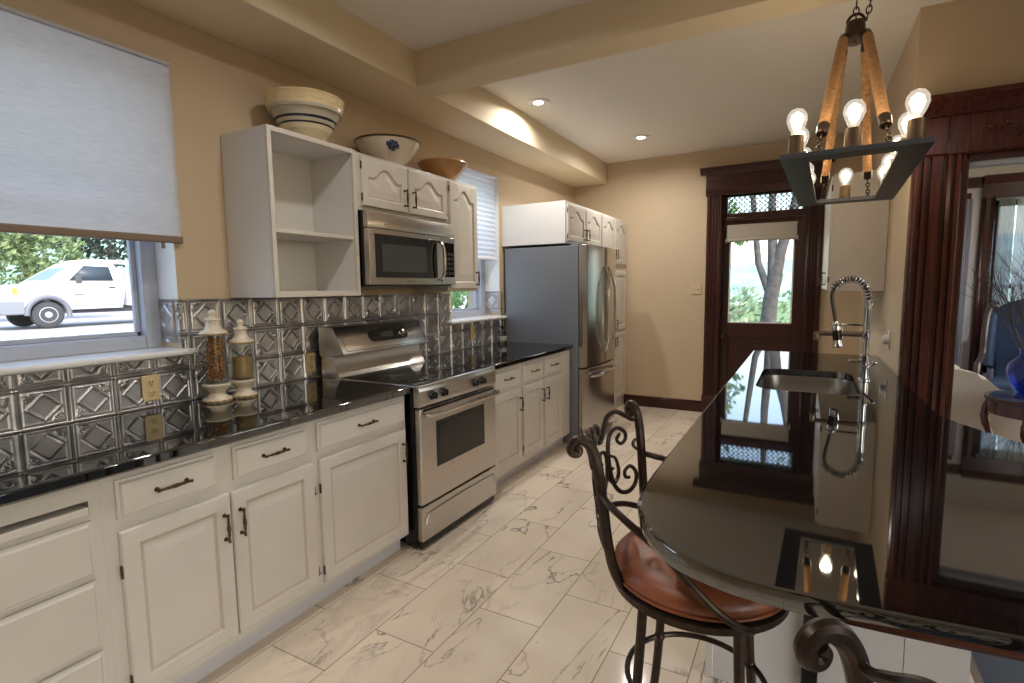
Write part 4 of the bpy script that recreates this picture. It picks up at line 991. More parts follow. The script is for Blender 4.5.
# ------------------------------------------------------------------ back door
def back_door():
    x0, x1, y = -.82, -.01, YB
    yd = y+.06                                                # door face set into the wall
    d = MB(); gx0, gx1, gz0, gz1 = -.742, -.118, 1.015, 2.06
    d.box(gx0-.02, gx1+.02, yd+.024, yd+.036, .01, 1.0); d.box(x0, gx0, yd, yd+.045, .005, 2.12, .004).box(gx1, x1, yd, yd+.045, .005, 2.12, .004).box(gx0, gx1, yd, yd+.045, gz1, 2.12, .004).box(gx0, gx1, yd, yd+.045, .87, gz0, .004).box(gx0, gx1, yd, yd+.045, .005, .25, .004).box(gx0+.02, gx1-.02, yd+.018, yd+.036, .25, .87)
    for r in ((gx0, gx0+.012, .25, .87), (gx1-.012, gx1, .25, .87), (gx0, gx1, .25, .262), (gx0, gx1, .858, .87)): d.box(r[0], r[1], yd+.004, yd+.02, r[2], r[3], .003)
    root = struct('door_1', d, MT['mahogd'])
    g = MB()
    for a, b, lo, hi in ((gx0, gx0+.014, gz0, gz1), (gx1-.014, gx1, gz0, gz1), (gx0, gx1, gz0, gz0+.014)): g.box(a, b, yd-.002, yd+.012, lo, hi, .003)
    struct('glass_stop', g, MT['sill'], root)
    struct('pane', MB().box(gx0, gx1, yd+.018, yd+.023, gz0, gz1), MT['glass'], root, 0)
    struct('lock_plate', MB().box(-.80, -.765, yd-.006, yd+.001, .80, .95, .003), MT['bronze'], root)
    struct('knob', MB().lathe([(.012, 0), (.012, -.03), (.026, -.04), (.03, -.055), (.02, -.066), (.004, -.068)], (-.782, yd, .86), 20, 'y'), MT['bronze'], root)
    struct('deadbolt', MB().lathe([(.022, 0), (.022, -.012), (.015, -.018)], (-.79, yd, 1.15), 18, 'y'), MT['bronze'], root)
    for z in (.35, 1.2, 1.85): struct('hinge', MB().lathe([(.008, -.05), (.008, .05)], (x1-.006, yd-.006, z), 10), MT['bronze'], root)
    # transom
    t = MB(); tx0, tx1, tz0, tz1 = -.775, -.06, 2.20, 2.375
    t.box(x0, tx0, yd, yd+.05, 2.13, 2.41, .003).box(tx1, x1, yd, yd+.05, 2.13, 2.41, .003).box(tx0, tx1, yd, yd+.05, 2.116, tz0, .003).box(tx0, tx1, yd, yd+.05, tz1, 2.41, .003)
    t.box(x0-.0, x1, yd-.03, yd+.03, 2.112, 2.155, .006)
    tr = struct('window_3', t, MT['mahogd'])
    struct('pane', MB().box(tx0, tx1, yd+.03, yd+.034, tz0, tz1), MT['glass'], tr, 0)
    lt = MB(); k = .05
    n = int((tx1-tx0)/k)+6
    for i in range(-4, n):
        for s in (1, -1):
            a = tx0+i*k; h = tz1-tz0
            p, q = (a, tz0), (a+h, tz1)
            if s < 0: p, q = (a, tz1), (a+h, tz0)
            # clip to the opening
            def clip(P, Q):
                (xa, za), (xb, zb) = P, Q; ta, tb = 0, 1
                dx = xb-xa
                if dx > 0: ta = max(ta, (tx0-xa)/dx); tb = min(tb, (tx1-xa)/dx)
                return None if ta >= tb else ((xa+dx*ta, za+(zb-za)*ta), (xa+dx*tb, za+(zb-za)*tb))
            c = clip(p, q)
            if c: lt.tube([(c[0][0], yd+.022, c[0][1]), (c[1][0], yd+.022, c[1][1])], .0042, 5)
    for i in range(n):
        for j in range(4):
            cx, cz = tx0+.025+i*k, tz0+.022+j*.044
            if cx < tx1-.01: lt.tube([(cx+.013*math.cos(a), yd+.022, cz+.013*math.sin(a)) for a in np.linspace(0, 2*PI, 9)[:-1]], .003, 4, True)
    struct('lattice', lt, MT['black'], tr)
    # casing
    def flut(xa, xb, z0, z1):
        w = xb-xa; P = [(xa, y), (xa, y-.022), (xa+.012, y-.034), (xa+.03, y-.034)]
        m = 3; fw = (w-.07)/m
        for i in range(m):
            q = xa+.035+i*fw; P += [(q, y-.032), (q+fw*.2, y-.020), (q+fw*.8, y-.020), (q+fw, y-.032)]
        P += [(xb-.03, y-.034), (xb-.012, y-.034), (xb, y-.022), (xb, y)]
        return MB().prism(P, 'z', z0, z1)
    for a, b in ((-.975, -.815), (-.015, .13)):
        o = struct('trim_4', flut(a, b, .2, 2.44), MT['mahogd'])
        struct('plinth', MB().box(a-.008, b+.008, y-.042, y, 0, .2, .006), MT['mahogd'], o)
    h = MB().prism([(y+.06, 2.39), (y-.03, 2.39), (y-.04, 2.45), (y-.04, 2.47), (y-.032, 2.475), (y-.032, 2.60), (y-.045, 2.61), (y-.055, 2.63), (y-.085, 2.655), (y-.09, 2.675), (y, 2.675)], 'x', -.99, .145)
    o = struct('trim_5', h, MT['mahogd'])
    struct('crown', MB().prism([(y, 2.615), (y-.055, 2.615), (y-.075, 2.64), (y-.105, 2.66), (y-.11, 2.68), (y, 2.68)], 'x', -1.045, .20), MT['mahogd'], o)
    cv = MB()
    for i in range(9):
        s = (i-4)/4; cv.ball((-.89+s*.05, y-.032, 2.54+.008*math.cos(i*2)), .009, .006, .006, 8)
    struct('carving', cv, MT['mahogd'], o)
    struct('jamb', MB().box(x0, x0+.012, y, yd+.1, 0, 2.40).box(x1-.012, x1, y, yd+.1, 0, 2.40).box(x0, x1, y, yd+.1, 2.39, 2.40), MT['mahogd'], root)
    s = thing('roman_shade', 'folded cream fabric shade at the top of the back door glass', 'shade', (-.43, yd-.02, 1.98))
    obj('shade_cloth', MB().box(gx0-.035, gx1+.02, yd-.022, yd-.004, 1.90, 2.075, .006), MT['cream'], s)
    obj('rolled_hem', MB().tube([(x, yd-.03, 1.905+.008*math.sin((x-gx0)*5)) for x in np.linspace(gx0-.02, gx1+.015, 16)], .017, 10), MT['cream'], s)
    obj('bracket', MB().box(gx0-.045, gx0-.033, yd-.03, yd, 1.885, 1.93, .003).box(gx1+.018, gx1+.03, yd-.03, yd, 1.885, 1.93, .003), MT['sill'], s)
back_door()

# ------------------------------------------------------------------ doorway casing
def doorway():
    y = YD
    def column(xa, xb, z0, z1):
        w = xb-xa; P = [(xa, y), (xa, y-.03), (xa+.006, y-.045)]
        prof = [(.05, .045), (.09, .055), (.14, .055), (.16, .035), (.19, .035), (.21, .05), (.28, .05), (.30, .03), (.345, .03), (.365, .048), (.56, .05), (.58, .03), (.64, .03), (.66, .052), (.73, .055), (.75, .036), (.79, .036), (.81, .056), (.88, .058), (.91, .04), (.95, .03)]
        P += [(xa+w*u, y-d) for u, d in prof]+[(xb, y-.03), (xb, y)]
        return MB().prism(P, 'z', z0, z1)
    o = struct('trim_6', column(.478, .705, .0, 2.10), MT['mahog'])
    struct('jamb', MB().box(.705, .72, y-.02, y+.16, 0, 2.09, .003), MT['mahogd'], o)
    struct('trim_7', column(2.2, 2.43, 0, 2.10), MT['mahog'])
    h = MB().prism([(y, 2.09), (y-.052, 2.09), (y-.058, 2.10), (y-.058, 2.285), (y-.075, 2.295), (y-.08, 2.315), (y-.10, 2.34), (y-.125, 2.36), (y-.13, 2.385), (y, 2.385)], 'x', .472, 2.44)
    o = struct('trim_8', h, MT['mahog'])
    struct('corner_block', MB().box(.474, .62, y-.064, y, 2.10, 2.285, .003).box(.622, .70, y-.0635, y, 2.095, 2.285, .003), MT['mahog'], o)
    bd = MB()
    for i in range(120): bd.ball((.48+i*.0163, y-.078, 2.29), .0075, .006, .006, 8)
    struct('beading', bd, MT['mahog'], o)
    cv = MB(); rr = random.Random(5)
    for i in range(44):
        x = .78+i*.0165; zz = 2.19+.018*math.sin(i*.55)
        cv.ball((x, y-.060, zz), .011, .006, .005, 8, Matrix.Rotation(rr.uniform(-1, 1), 3, 'Y'))
        a = rr.choice((-1, 1)); cv.ball((x+.004, y-.061, zz+a*.02), .014, .006, .006, 8, Matrix.Rotation(a*.8, 3, 'Y'))
    cv.box(.742, .752, y-.062, y-.05, 2.15, 2.235, .002).box(1.64, 1.65, y-.062, y-.05, 2.15, 2.235, .002)
    struct('carving', cv, MT['mahog'], o)
    struct('lintel', MB().box(.705, 2.2, y-.02, y+.16, 2.06, 2.10, .004), MT['mahogd'], o)
    struct('door_track', MB().box(.72, 2.2, y+.02, y+.10, 2.035, 2.06, .003), MT['winframe'], o)
doorway()

# ------------------------------------------------------------------ living room
def living():
    y = 7.4
    struct('wall_living', MB().box(.53, 4.4, y, y+.2, 0, .45).box(.53, 1.42, y, y+.2, .45, 2.28).box(3.0, 4.4, y, y+.2, .45, 2.28).box(.53, 4.4, y, y+.2, 2.28, 3.1), MT['lroomwall'])
    struct('wall_side', MB().box(.53, .545, YD+.13, y, 0, 3.0), MT['lroomwall'])
    struct('floor', MB().box(.53, 4.4, YD+.1, y+.2, -.1, 0), wood('oak_floor', (120, 84, 56), (150, 108, 74), .3, (8, 1, 8)))
    c = MB()
    for a, b in ((1.585, 1.70), (3.0, 3.12)): c.prism([(a, y), (a, y-.035), (a+.02, y-.05), (a+.04, y-.03), (b-.04, y-.03), (b-.02, y-.05), (b, y-.035), (b, y)], 'z', 0, 2.33)
    o = struct('trim_9', c, MT['mahogd'])
    struct('head', MB().prism([(y, 2.30), (y-.045, 2.30), (y-.05, 2.45), (y-.085, 2.49), (y-.095, 2.53), (y, 2.53)], 'x', 1.585, 3.2), MT['mahogd'], o)
    struct('picture_rail', MB().box(.55, 1.585, y-.03, y, 2.42, 2.53, .006).box(.55, 1.50, y-.035, y, 2.29, 2.37, .006).box(.55, 1.44, y-.04, y, 0, .2, .005), MT['mahogd'], o)
    w = MB()
    for a, b, lo, hi in ((1.70, 1.75, .45, 2.28), (2.95, 3.0, .45, 2.28), (1.70, 3.0, 2.22, 2.28), (1.70, 3.0, .45, .53), (1.70, 3.0, 1.36, 1.40)): w.box(a, b, y+.02, y+.08, lo, hi, .004)
    o = struct('window_4', w, MT['mahogd'])
    struct('pane', MB().box(1.75, 2.95, y+.045, y+.05, .5, 2.25), MT['glass'], o, 0)
    struct('wall_living', MB().box(1.42, 1.70, y+.001, y+.199, .45, 2.28), MT['lroomwall'])
    def curtain(label, xa, xb, z0, z1, yy, n, m):
        rows = []
        for z in np.linspace(z0, z1, 14):
            k = (z-z0)/(z1-z0)
            rows.append([(xa+(xb-xa)*(i/(n*8))+.012*math.sin(i*.31+z*2)*(1-k), yy+.028*math.sin(i*2*PI/8)*(1-.35*k), z) for i in range(n*8+1)])
        tag(obj('curtain', MB().grid(rows), m, recalc=False, smooth=80), label, 'curtain', 'sheer curtains in the next room')
    curtain('narrow grey curtain left of the white strip of wall in the next room', 1.36, 1.505, .02, 2.30, y-.09, 4, MT['sheer'])
    curtain('grey sheer curtain gathered against the dark window casing in the next room', 1.71, 1.84, .02, 2.28, y-.09, 4, MT['sheer'])
    curtain('pale sheer curtain over the bright window glass behind the branches', 1.85, 2.6, .02, 2.28, y-.10, 14, cloth('white_sheer', (206, 206, 218), .65, scale=(20, 20, 1), alpha=.12))
    downlight(2.5, 5.4, ZC, 'added unseen ceiling light brightening the next room beyond the doorway', 26)  # unseen lamp added to brighten this room
living()
def armchair():
    t = thing('armchair', 'cream upholstered armchair seen from its side through the doorway', 'armchair', (0, 0, 0))
    # local: facing +x; back at -x
    obj('seat_base', MB().box(-.36, .42, -.36, .36, .12, .38, .04, 3), MT['cream'], t)
    obj('seat_cushion', MB().box(-.28, .45, -.255, .255, .36, .50, .05, 4), mat('cream_cushion', (220, 214, 206), .85), t)
    obj('backrest', MB().prism([(-.42, .14), (-.26, .14), (-.24, .5), (-.28, .88), (-.34, .93), (-.40, .92), (-.44, .6)], 'y', -.36, .36, .035), MT['cream'], t)
    for s in (-1, 1):
        a, b = (.255, .38) if s > 0 else (-.38, -.255)
        top = [(p.x, p.y) for p in catmull([(.44, .46, 0), (.36, .50, 0), (.24, .54, 0), (.14, .63, 0), (.06, .70, 0), (-.08, .735, 0), (-.26, .755, 0), (-.42, .765, 0)], 4)]
        obj('arm', MB().prism([(-.42, .14), (.42, .14)]+top, 'y', a, b, .035), MT['cream'], t)
    for x in (-.33, .34):
        for yv in (-.3, .3): obj('leg', MB().lathe([(.016, 0), (.028, .12), (.028, .14)], (x, yv, 0), 12), MT['mahogd'], t)
    LOCR = ((1.15, 5.74, 0), math.radians(4))
    t.location = LOCR[0]; t.rotation_euler = (0, 0, LOCR[1])
    m = mat('striped_throw', (196, 198, 204), .85); n = m.node_tree; bs = n.nodes['Principled BSDF']
    tc = n.nodes.new('ShaderNodeTexCoord'); wv = n.nodes.new('ShaderNodeTexWave'); wv.bands_direction = 'Y'; wv.inputs['Scale'].default_value = 9; r = n.nodes.new('ShaderNodeValToRGB')
    r.color_ramp.elements[0].color = lin((84, 92, 110))+(1,); r.color_ramp.elements[1].color = lin((214, 214, 216))+(1,); r.color_ramp.elements[0].position = .2; r.color_ramp.elements[1].position = .4
    n.links.new(tc.outputs['Object'], wv.inputs[0]); n.links.new(wv.outputs[0], r.inputs[0]); n.links.new(r.outputs[0], bs.inputs['Base Color'])
    prof = [(-.475, .55), (-.465, .72), (-.455, .88), (-.42, .955), (-.35, .965), (-.26, .92), (-.215, .80), (-.19, .66), (-.17, .58)]
    rows = [[(x, yv+.01*math.sin(x*20), z+.004*math.sin(yv*30)) for yv in np.linspace(-.23, .2, 18)] for x, z in [(p.x, p.y) for p in catmull([(x, z, 0) for x, z in prof], 5)]]
    o = tag(obj('throw_blanket', MB().grid(rows), m, recalc=False, smooth=80), 'grey and white striped throw draped over the cream armchair', 'blanket')
    o.location = t.location; o.rotation_euler = t.rotation_euler
    sm = o.modifiers.new('thickness', 'SOLIDIFY'); sm.thickness = .012
armchair()
def wing_chair():
    t = thing('wing_chair', 'navy blue chair with a curved dark wooden arm beyond the cream armchair', 'armchair', (0, 0, 0))
    obj('seat_base', MB().box(-.33, .33, -.34, .34, .25, .50, .04, 3), MT['bluevel'], t)
    bp = [(-.33, .3), (.33, .3), (.36, 1.12)]
    bp += [(.36*math.cos(a), 1.12+.16*math.sin(a)) for a in np.linspace(0.1, PI-.1, 14)]+[(-.36, 1.12)]
    obj('backrest', MB().prism([(x, z) for x, z in bp], 'y', .22, .34, .04), MT['bluevel'], t)
    for s in (-1, 1):
        obj('wing', MB().prism([(.30, .55), (-.02, .62), (.0, .85), (.10, 1.10), (.30, 1.18)], 'x', s*.36-.03, s*.36+.03, .02), MT['bluevel'], t)
        obj('arm', MB().tube(catmull([(s*.36, .25, 1.22), (s*.38, .12, 1.18), (s*.39, .02, 1.06), (s*.39, -.04, .90), (s*.39, -.06, .74), (s*.39, -.20, .68), (s*.39, -.30, .64), (s*.39, -.32, .45), (s*.38, -.32, .25)], 5), .026, 10), mat('pale_worn_wood', (62, 52, 50), .3) if s < 0 else bpy.data.materials['pale_worn_wood'], t)
        for yv in (-.3, .3): obj('leg', MB().tube([(s*.31, yv, .26), (s*.32, yv*1.03, .1), (s*.34, yv*1.08, 0)], [.03, .022, .015], 10), MT['mahogd'], t)
    t.location = (1.92, 6.62, 0); t.rotation_euler = (0, 0, math.radians(-20))
wing_chair()
def side_table():
    c = (1.47, 5.03, 0); R = .285; H = .60
    t = thing('side_table', 'round mahogany side table with glass top carrying the blue vase', 'table', c)
    obj('table_top', MB().lathe([(.02, H-.025), (R-.01, H-.025), (R, H-.018), (R, H-.008), (R-.008, H-.001), (.02, H)], c, 56), MT['mahogd'], t)
    obj('glass_top', MB().lathe([(.01, H+.001), (R-.004, H+.001), (R-.003, H+.005), (R-.006, H+.007), (.01, H+.007)], c, 56), mat('glass_top_dark', (70, 74, 80), .06, spec=1.0), t)
    obj('apron', MB().lathe([(R-.05, H-.12), (R-.025, H-.12), (R-.025, H-.025), (R-.05, H-.025)], c, 48), MT['mahog'], t)
    for k in range(4):
        a = PI/4+k*PI/2+.35; q = lambda r, z: (c[0]+r*math.cos(a), c[1]+r*math.sin(a), z)
        obj('leg', MB().tube(catmull([q(R-.04, H-.03), q(R-.01, H-.11), q(R-.015, H-.2), q(R-.06, H-.36), q(R-.075, .13), q(R-.05, .04), q(R-.01, .004)], 5), [.024]*8+[.03]*4+[.022]*8+[.015]*8+[.02]*3, 10), MT['mahog'], t)
    vz = H+.0075; vc = (1.405, 5.03, vz); k = 1.42
    v = thing('vase', 'blue glass urn vase on the round side table', 'vase', vc)
    gb = glass('blue_glass', (176, 196, 240))
    Q = lambda P: [(r*k*.92, h*k) for r, h in P]
    obj('vase_body', MB().lathe(Q([(.045, 0), (.048, .006), (.04, .014), (.05, .03), (.075, .08), (.088, .13), (.082, .165), (.05, .20), (.036, .215), (.040, .235), (.046, .24), (.042, .238), (.032, .215), (.046, .197), (.078, .165), (.084, .13), (.07, .08), (.04, .03), (.02, .02)]), vc, 40), gb, v)
    obj('base_disc', MB().lathe(Q([(.01, .001), (.045, .001), (.047, .008), (.04, .012), (.01, .013)]), vc, 30), mat('cobalt_glass_base', (40, 64, 140), .08), v)
    br = MB(); rn = random.Random(11)
    def twig(p, d, L, r, lev):
        P = [p]
        for k in range(5): d = (d+Vector((rn.uniform(-.16, .16), rn.uniform(-.16, .16), rn.uniform(-.05, .1)))).normalized(); P.append(P[-1]+d*L/5)
        br.tube(P, [r*(1-.13*k) for k in range(6)], 4)
        if lev:
            for k in range(2, 6):
                for _ in range(2 if lev > 1 else 1):
                    dd = (d+Vector((rn.uniform(-.7, .7), rn.uniform(-.7, .7), rn.uniform(-.1, .5)))).normalized(); twig(P[k], dd, L*rn.uniform(.35, .6), r*.6, lev-1)
    for q in range(16):
        a = rn.uniform(0, 2*PI); s = rn.uniform(.05, .5)
        p0 = Vector((vc[0]+.02*math.cos(a), vc[1]+.02*math.sin(a), vz+.29)); d0 = Vector((s*math.cos(a), s*math.sin(a), 1)).normalized()
        br.tube([Vector((vc[0], vc[1], vz+.06))+Vector((.01*math.cos(a), .01*math.sin(a), 0)), p0], .0035, 4)
        twig(p0, d0, rn.uniform(.40, .55), .0038, 2)
    tag(obj('dried_branches', br, mat('dry_twig', (58, 44, 38), .7)), 'bunch of dry bare branches standing in the blue vase', 'branches')
side_table()

# ------------------------------------------------------------------ outside
GZ = .36
def outdoors():
    gr = mat('lawn_green', (96, 120, 70), .9, noise=.35, nscale=8); gv = mat('road_grey', (150, 148, 150), .9, noise=.1, nscale=3)
    struct('ground', MB().box(-16.2, -3.2, -30, 40, GZ-.3, GZ-.02), gr)
    struct('ground', MB().box(-90, -16.2, -60, 70, GZ-.3, GZ-.01), gv)
    struct('ground', MB().box(-17.0, -16.2, -30, 40, GZ-.2, GZ+.03), mat('kerb_white', (214, 212, 208), .8))
    struct('ground', MB().box(-8.6, -3.2, -30, 40, GZ-.2, GZ-.012), mat('paved_strip', (172, 172, 178), .9, noise=.1, nscale=4))
    struct('ground', MB().box(-3.2, 30, 6.6, 60, -.6, -.2), gr)
    hl = MB()
    rows = []
    for i in range(40):
        x = -60+i*3.5
        rows.append([(x, 55+6*math.sin(i*.4), -1), (x, 60, 3.2+1.1*math.sin(i*.35)+.5*math.sin(i*1.1)), (x, 75, 5.0+1.5*math.sin(i*.3+1)), (x, 95, -1)])
    struct('hills', hl.grid(rows), mat('far_hill_green', (128, 158, 150), .95, noise=.25, nscale=.5), None)
    rows = []
    for i in range(44):
        yv = -70+i*4
        rows.append([(-70, yv, 0), (-72, yv, 8+2*math.sin(i*.7)+1.2*math.sin(i*1.9)), (-84, yv, 11+2*math.sin(i*.5)), (-90, yv, 0)])
    struct('hills', MB().grid(rows), bpy.data.materials['far_hill_green'], None)
outdoors()
LEAF = {}
def tree(name, label, base, blobs, trunk, col, n=1500, leaf=.12, group='trees outside', seed=1, bark=(82, 80, 80)):
    t = thing(name, label, 'tree' if name == 'tree' else 'bush', base, group)
    rn = random.Random(seed); mb = MB()
    tot = sum(b[3]**2 for b in blobs)
    for (bx, by, bz, br_) in blobs:
        for _ in range(int(n*br_**2/tot)):
            d = Vector((rn.gauss(0, 1), rn.gauss(0, 1), rn.gauss(0, 1))).normalized(); r = br_*(.55+.5*rn.random())
            p = Vector((base[0]+bx, base[1]+by, base[2]+bz))+d*r
            a = Vector((rn.gauss(0, 1), rn.gauss(0, 1), rn.gauss(0, 1))).normalized(); b = a.orthogonal().normalized(); s = leaf*rn.uniform(.6, 1.4)
            c = a.cross(b)
            mb._f([mb.bm.verts.new(p+b*s), mb.bm.verts.new(p+c*s*.5), mb.bm.verts.new(p-b*s), mb.bm.verts.new(p-c*s*.5)])
    k = tuple(col)
    if k not in LEAF: LEAF[k] = cloth('leaf_%d' % len(LEAF), col, .4, noise=.35, scale=(1, 1, 1), nscale=3)
    obj('foliage', mb, LEAF[k], t, recalc=False, smooth=0)
    if trunk:
        tm = bpy.data.materials.get('tree_bark') or mat('tree_bark', bark, .9, noise=.35, nscale=12, bump=.5, bscale=30)
        tb = MB()
        for P, r in trunk: tb.tube([Vector(base)+Vector(p) for p in P], r, 12)
        obj('trunk', tb, tm, t)
    return t
tree('tree', 'forked grey tree trunk with leaves seen through the back door glass', (-.62, 11.6, -.25), [(-1.4, .4, 4.9, .9), (.6, .2, 5.2, 1.0), (-.3, .4, 5.7, 1.2), (.75, -.1, 2.3, .28), (-.95, .2, 3.0, .4), (-.6, .1, 2.65, .22)], [([(0, 0, 0), (-.02, 0, .8), (.02, 0, 1.4), (.10, 0, 1.9)], [.19, .15, .135, .13]), ([(.08, 0, 1.75), (.16, .02, 2.3), (.34, .02, 3.0), (.55, 0, 4.2)], [.12, .10, .085, .06]), ([(.05, 0, 1.75), (.02, .03, 2.4), (-.02, .05, 3.2), (.0, 0, 4.4)], [.10, .085, .07, .05]), ([(.0, 0, 1.5), (-.22, 0, 2.1), (-.30, .03, 2.8), (-.42, 0, 4.0)], [.08, .06, .055, .04])], (110, 140, 96), 2400, .08, seed=2)
tree('bush', 'loose green shrub low down behind the back door trunk', (-1.6, 16, -.2), [(0, 0, .7, .9), (1.2, .3, .6, .8), (2.4, 0, .8, 1.0), (-1.2, .4, .5, .8)], None, (150, 172, 142), 2600, .09, 'shrubs outside', 5)
tree('bush', 'dark green shrub to the right beyond the back door', (1.4, 19, -.2), [(0, 0, 1.4, 1.4), (1.8, .3, 1.3, 1.5), (-.3, 0, 2.2, .8)], None, (128, 156, 128), 2600, .12, 'shrubs outside', 6)
tree('tree', 'pale green tree in front of the truck bonnet outside the window', (-27, 9.0, GZ), [(0, -.6, 2.0, 1.3), (.3, .8, 2.7, 1.2), (0, -1.4, 3.1, 1.3), (.5, 1.7, 1.9, .8), (0, .2, 3.7, 1.0)], [([(0, 0, 0), (.1, 0, 1.2), (0, .2, 2.2)], [.16, .13, .09])], (132, 150, 108), 4200, .12, seed=8)
tree('tree', 'dark shady tree above the truck roof outside the window', (-38, 17.0, GZ), [(0, 0, 4.6, 2.0), (0, 3.0, 4.8, 1.9), (0, -2.6, 4.9, 1.6), (0, 5.2, 5.2, 1.6), (0, 1.5, 6.5, 2.0)], [([(0, 0, 0), (.1, 0, 2), (0, .2, 4)], [.3, .25, .2])], (70, 82, 72), 4600, .2, seed=9)
tree('tree', 'pale washed-out tree behind the rear of the truck', (-34, 21.0, GZ), [(0, 0, 2.6, 1.6), (0, 1.8, 3.4, 1.5), (0, -1.6, 2.0, 1.2)], [([(0, 0, 0), (.1, 0, 1.2), (0, .2, 2.2)], [.2, .15, .1])], (164, 176, 140), 1600, .2, seed=10)
tree('bush', 'green shrub outside the small window by the refrigerator', (-7.5, 12.6, GZ), [(0, 0, .6, .8), (.2, 1.2, .7, .9), (0, -1.2, .5, .8)], None, (104, 140, 90), 2200, .09, 'shrubs outside', 12)

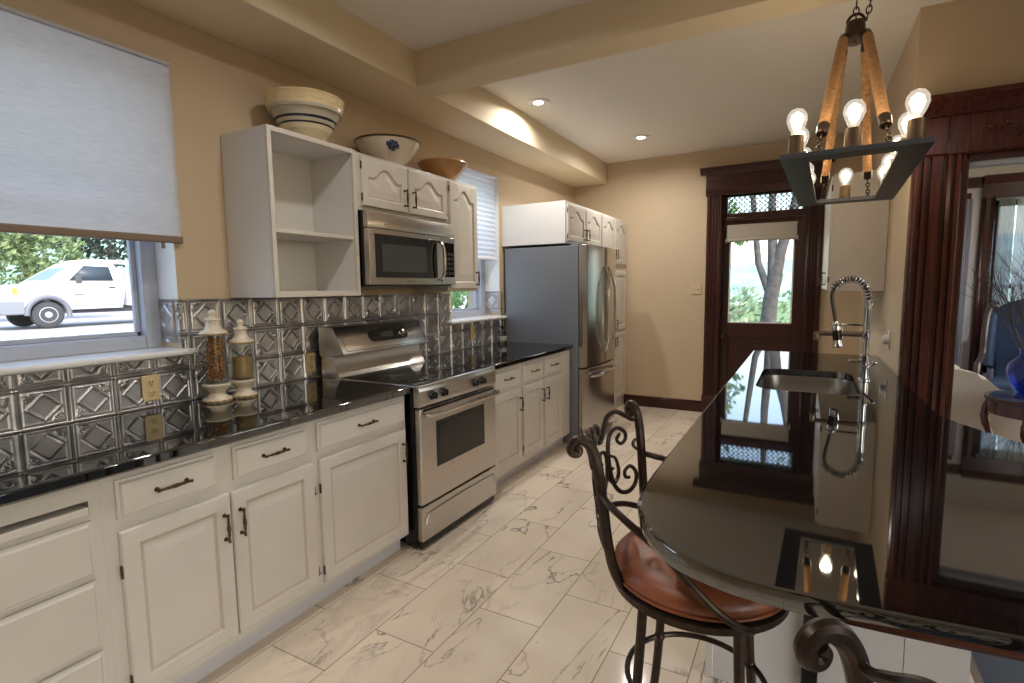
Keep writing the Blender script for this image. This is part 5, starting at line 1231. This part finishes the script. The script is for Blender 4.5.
def truck():
    t = thing('pickup_truck', 'white work truck parked outside the kitchen window', 'truck', (-21, 8.5, GZ))
    wp = mat('truck_white', (222, 224, 228), .25, coat=.5); dk = mat('truck_dark_trim', (70, 72, 78), .6); tg = mat('truck_glass', (58, 68, 78), .3, spec=.2); ch = MT['chrome']
    X0, X1 = -22.0, -20.02; g = GZ
    def arch(cy, r, n=12): return [(cy+r*math.cos(a), g+.43+r*math.sin(a)) for a in np.linspace(PI, 0, n)]
    fy, ry = 7.22, 11.1
    body = [(6.28, g+.62), (6.72, g+.60)]+arch(fy, .50)+[(fy+.52, g+.56), (9.22, g+.56), (9.30, g+.95), (9.30, g+1.36), (9.24, g+1.42), (7.35, g+1.40), (7.2, g+1.37), (6.45, g+1.30), (6.30, g+1.22), (6.24, g+.95)]
    b = obj('body', MB().prism(body, 'x', X0, X1, .035), wp, t)
    xa, xb = X0+.10, X1-.10
    def sec(z, ya, yb, ins): return [(xa+ins, ya, z), (xb-ins, ya, z), (xb-ins, yb, z), (xa+ins, yb, z)]
    cab = MB().loft([sec(g+1.38, 7.22, 9.28, -.06), sec(g+1.42, 7.28, 9.28, -.06), sec(g+1.90, 7.98, 9.20, .06), sec(g+2.02, 8.14, 9.12, .12), sec(g+2.055, 8.30, 9.0, .22)])
    bmesh.ops.bevel(cab.bm, geom=cab.bm.edges[:], offset=.03, segments=2, affect='EDGES')
    c = obj('cab', cab, wp, t)
    def side(y, z, off): k = (z-g-1.42)/.48; return (xb+.06-.12*k+off, y, z)
    W = [(7.80, g+1.44), (9.03, g+1.44), (8.97, g+1.90), (8.28, g+1.92)]
    obj('side_window', MB().loft([[side(y, z, -.02) for y, z in W], [side(y, z, .012) for y, z in W]]), tg, c)
    ws = [(.1, 0.06), (.9, .06), (.86, .92), (.14, .92)]
    def front(u, v, off): z = g+1.42+.48*v; y = 7.28+.70*v; ins = -.06+.12*v; x = xa+ins+(xb-xa-2*ins)*u; return (x, y-off*.54, z+off*.84)
    obj('windshield', MB().loft([[front(u, v, -.02) for u, v in ws], [front(u, v, .012) for u, v in ws]]), mat('windshield_glass', (112, 132, 142), .3, spec=.2), c)
    obj('mirror', MB().box(X1+.02, X1+.22, 7.98, 8.06, g+1.36, g+1.42, .02).box(X1+.10, X1+.26, 7.92, 8.04, g+1.36, g+1.60, .02), dk, t)
    obj('door_handle', MB().box(X1-.005, X1+.03, 8.86, 9.04, g+1.20, g+1.26, .01), dk, b)
    obj('door_seam', MB().tube([(X1+.001, 7.92, g+.62), (X1+.001, 7.92, g+1.40)], .008, 5).tube([(X1+.001, 9.10, g+.62), (X1+.001, 9.12, g+1.40)], .008, 5), dk, b)
    obj('badge', MB().box(X1-.003, X1+.008, 7.90, 8.16, g+.98, g+1.02), dk, b)
    obj('fender_flare', MB().tube([(X1, fy+.52*math.cos(a), g+.43+.52*math.sin(a)) for a in np.linspace(PI+.05, -.25, 20)], .075, 8), mat('flare_grey', (104, 108, 118), .6), b)
    obj('bumper', MB().prism([(6.02, g+.50), (6.12, g+.44), (6.66, g+.44), (6.66, g+.84), (6.12, g+.86), (6.02, g+.80)], 'x', X0-.02, X1+.05, .04), mat('bumper_chrome', (132, 136, 146), .5, .3), t)
    obj('headlight', MB().box(X1-.40, X1+.012, 6.20, 6.44, g+1.0, g+1.24, .02), mat('headlight_lens', (206, 214, 228), .1), b)
    obj('turn_signal', MB().box(X1-.06, X1+.016, 6.40, 6.54, g+1.02, g+1.24, .02), mat('amber_lens', (214, 150, 84), .2), b)
    obj('grille', MB().box(X0+.45, X1-.42, 6.20, 6.28, g+.90, g+1.24, .02), dk, b)
    obj('chassis', MB().box(X0+.4, X1-.35, 6.4, 12.4, g+.42, g+.60, .02), dk, t)
    bed = MB().box(X0, X1-.02, 9.42, 12.6, g+.62, g+1.52, .03); bd = obj('service_body', bed, wp, t)
    obj('locker_seam', MB().tube([(X1-.018, 9.9, g+.66), (X1-.018, 9.9, g+1.5)], .012, 5).tube([(X1-.018, 10.6, g+.95), (X1-.018, 11.6, g+.95)], .012, 5), dk, bd)
    rk = MB()
    for x in (X0+.15, X1-.15):
        rk.tube([(x, 8.3, g+2.1), (x, 12.5, g+2.1)], .03, 8)
        for yy in (9.5, 11, 12.5): rk.tube([(x, yy, g+1.5), (x, yy, g+2.1)], .03, 8)
    for yy in (8.4, 9.2, 10, 11, 12.3): rk.tube([(X0+.15, yy, g+2.1), (X1-.15, yy, g+2.1)], .025, 8)
    obj('ladder_rack', rk, mat('rack_white', (206, 208, 214), .5), t)
    tm = mat('tyre', (62, 64, 68), .85)
    for cy in (fy, ry):
        for x in (X1-.13, X0+.13):
            w = obj('wheel', MB().lathe([(.20, -.12), (.34, -.125), (.395, -.10), (.41, -.05), (.41, .05), (.395, .10), (.34, .125), (.20, .12)], (x, cy, g+.41), 36, 'x'), tm, t)
            s = 1 if x > -21 else -1
            hb = MB().lathe([(.235, .06*s), (.235, .128*s), (.215, .132*s), (.20, .09*s), (.13, .075*s), (.10, .115*s), (.085, .13*s), (.01, .135*s)], (x, cy, g+.41), 30, 'x')
            for k in range(8): a = 2*PI*k/8; hb.ball((x+.10*s, cy+.165*math.cos(a), g+.41+.165*math.sin(a)), .02, .028, .028, 8)
            obj('hub', hb, mat('wheel_silver', (188, 192, 198), .35, .6) if 'wheel_silver' not in bpy.data.materials else bpy.data.materials['wheel_silver'], w)
truck()
p = tag(obj('marker_pole', MB().tube([(-15.6, 7.42, GZ-.05), (-15.6, 7.42, GZ+1.15)], .018, 8), MT['sill']), 'thin white marker pole standing on the kerb behind the truck cab', 'pole')
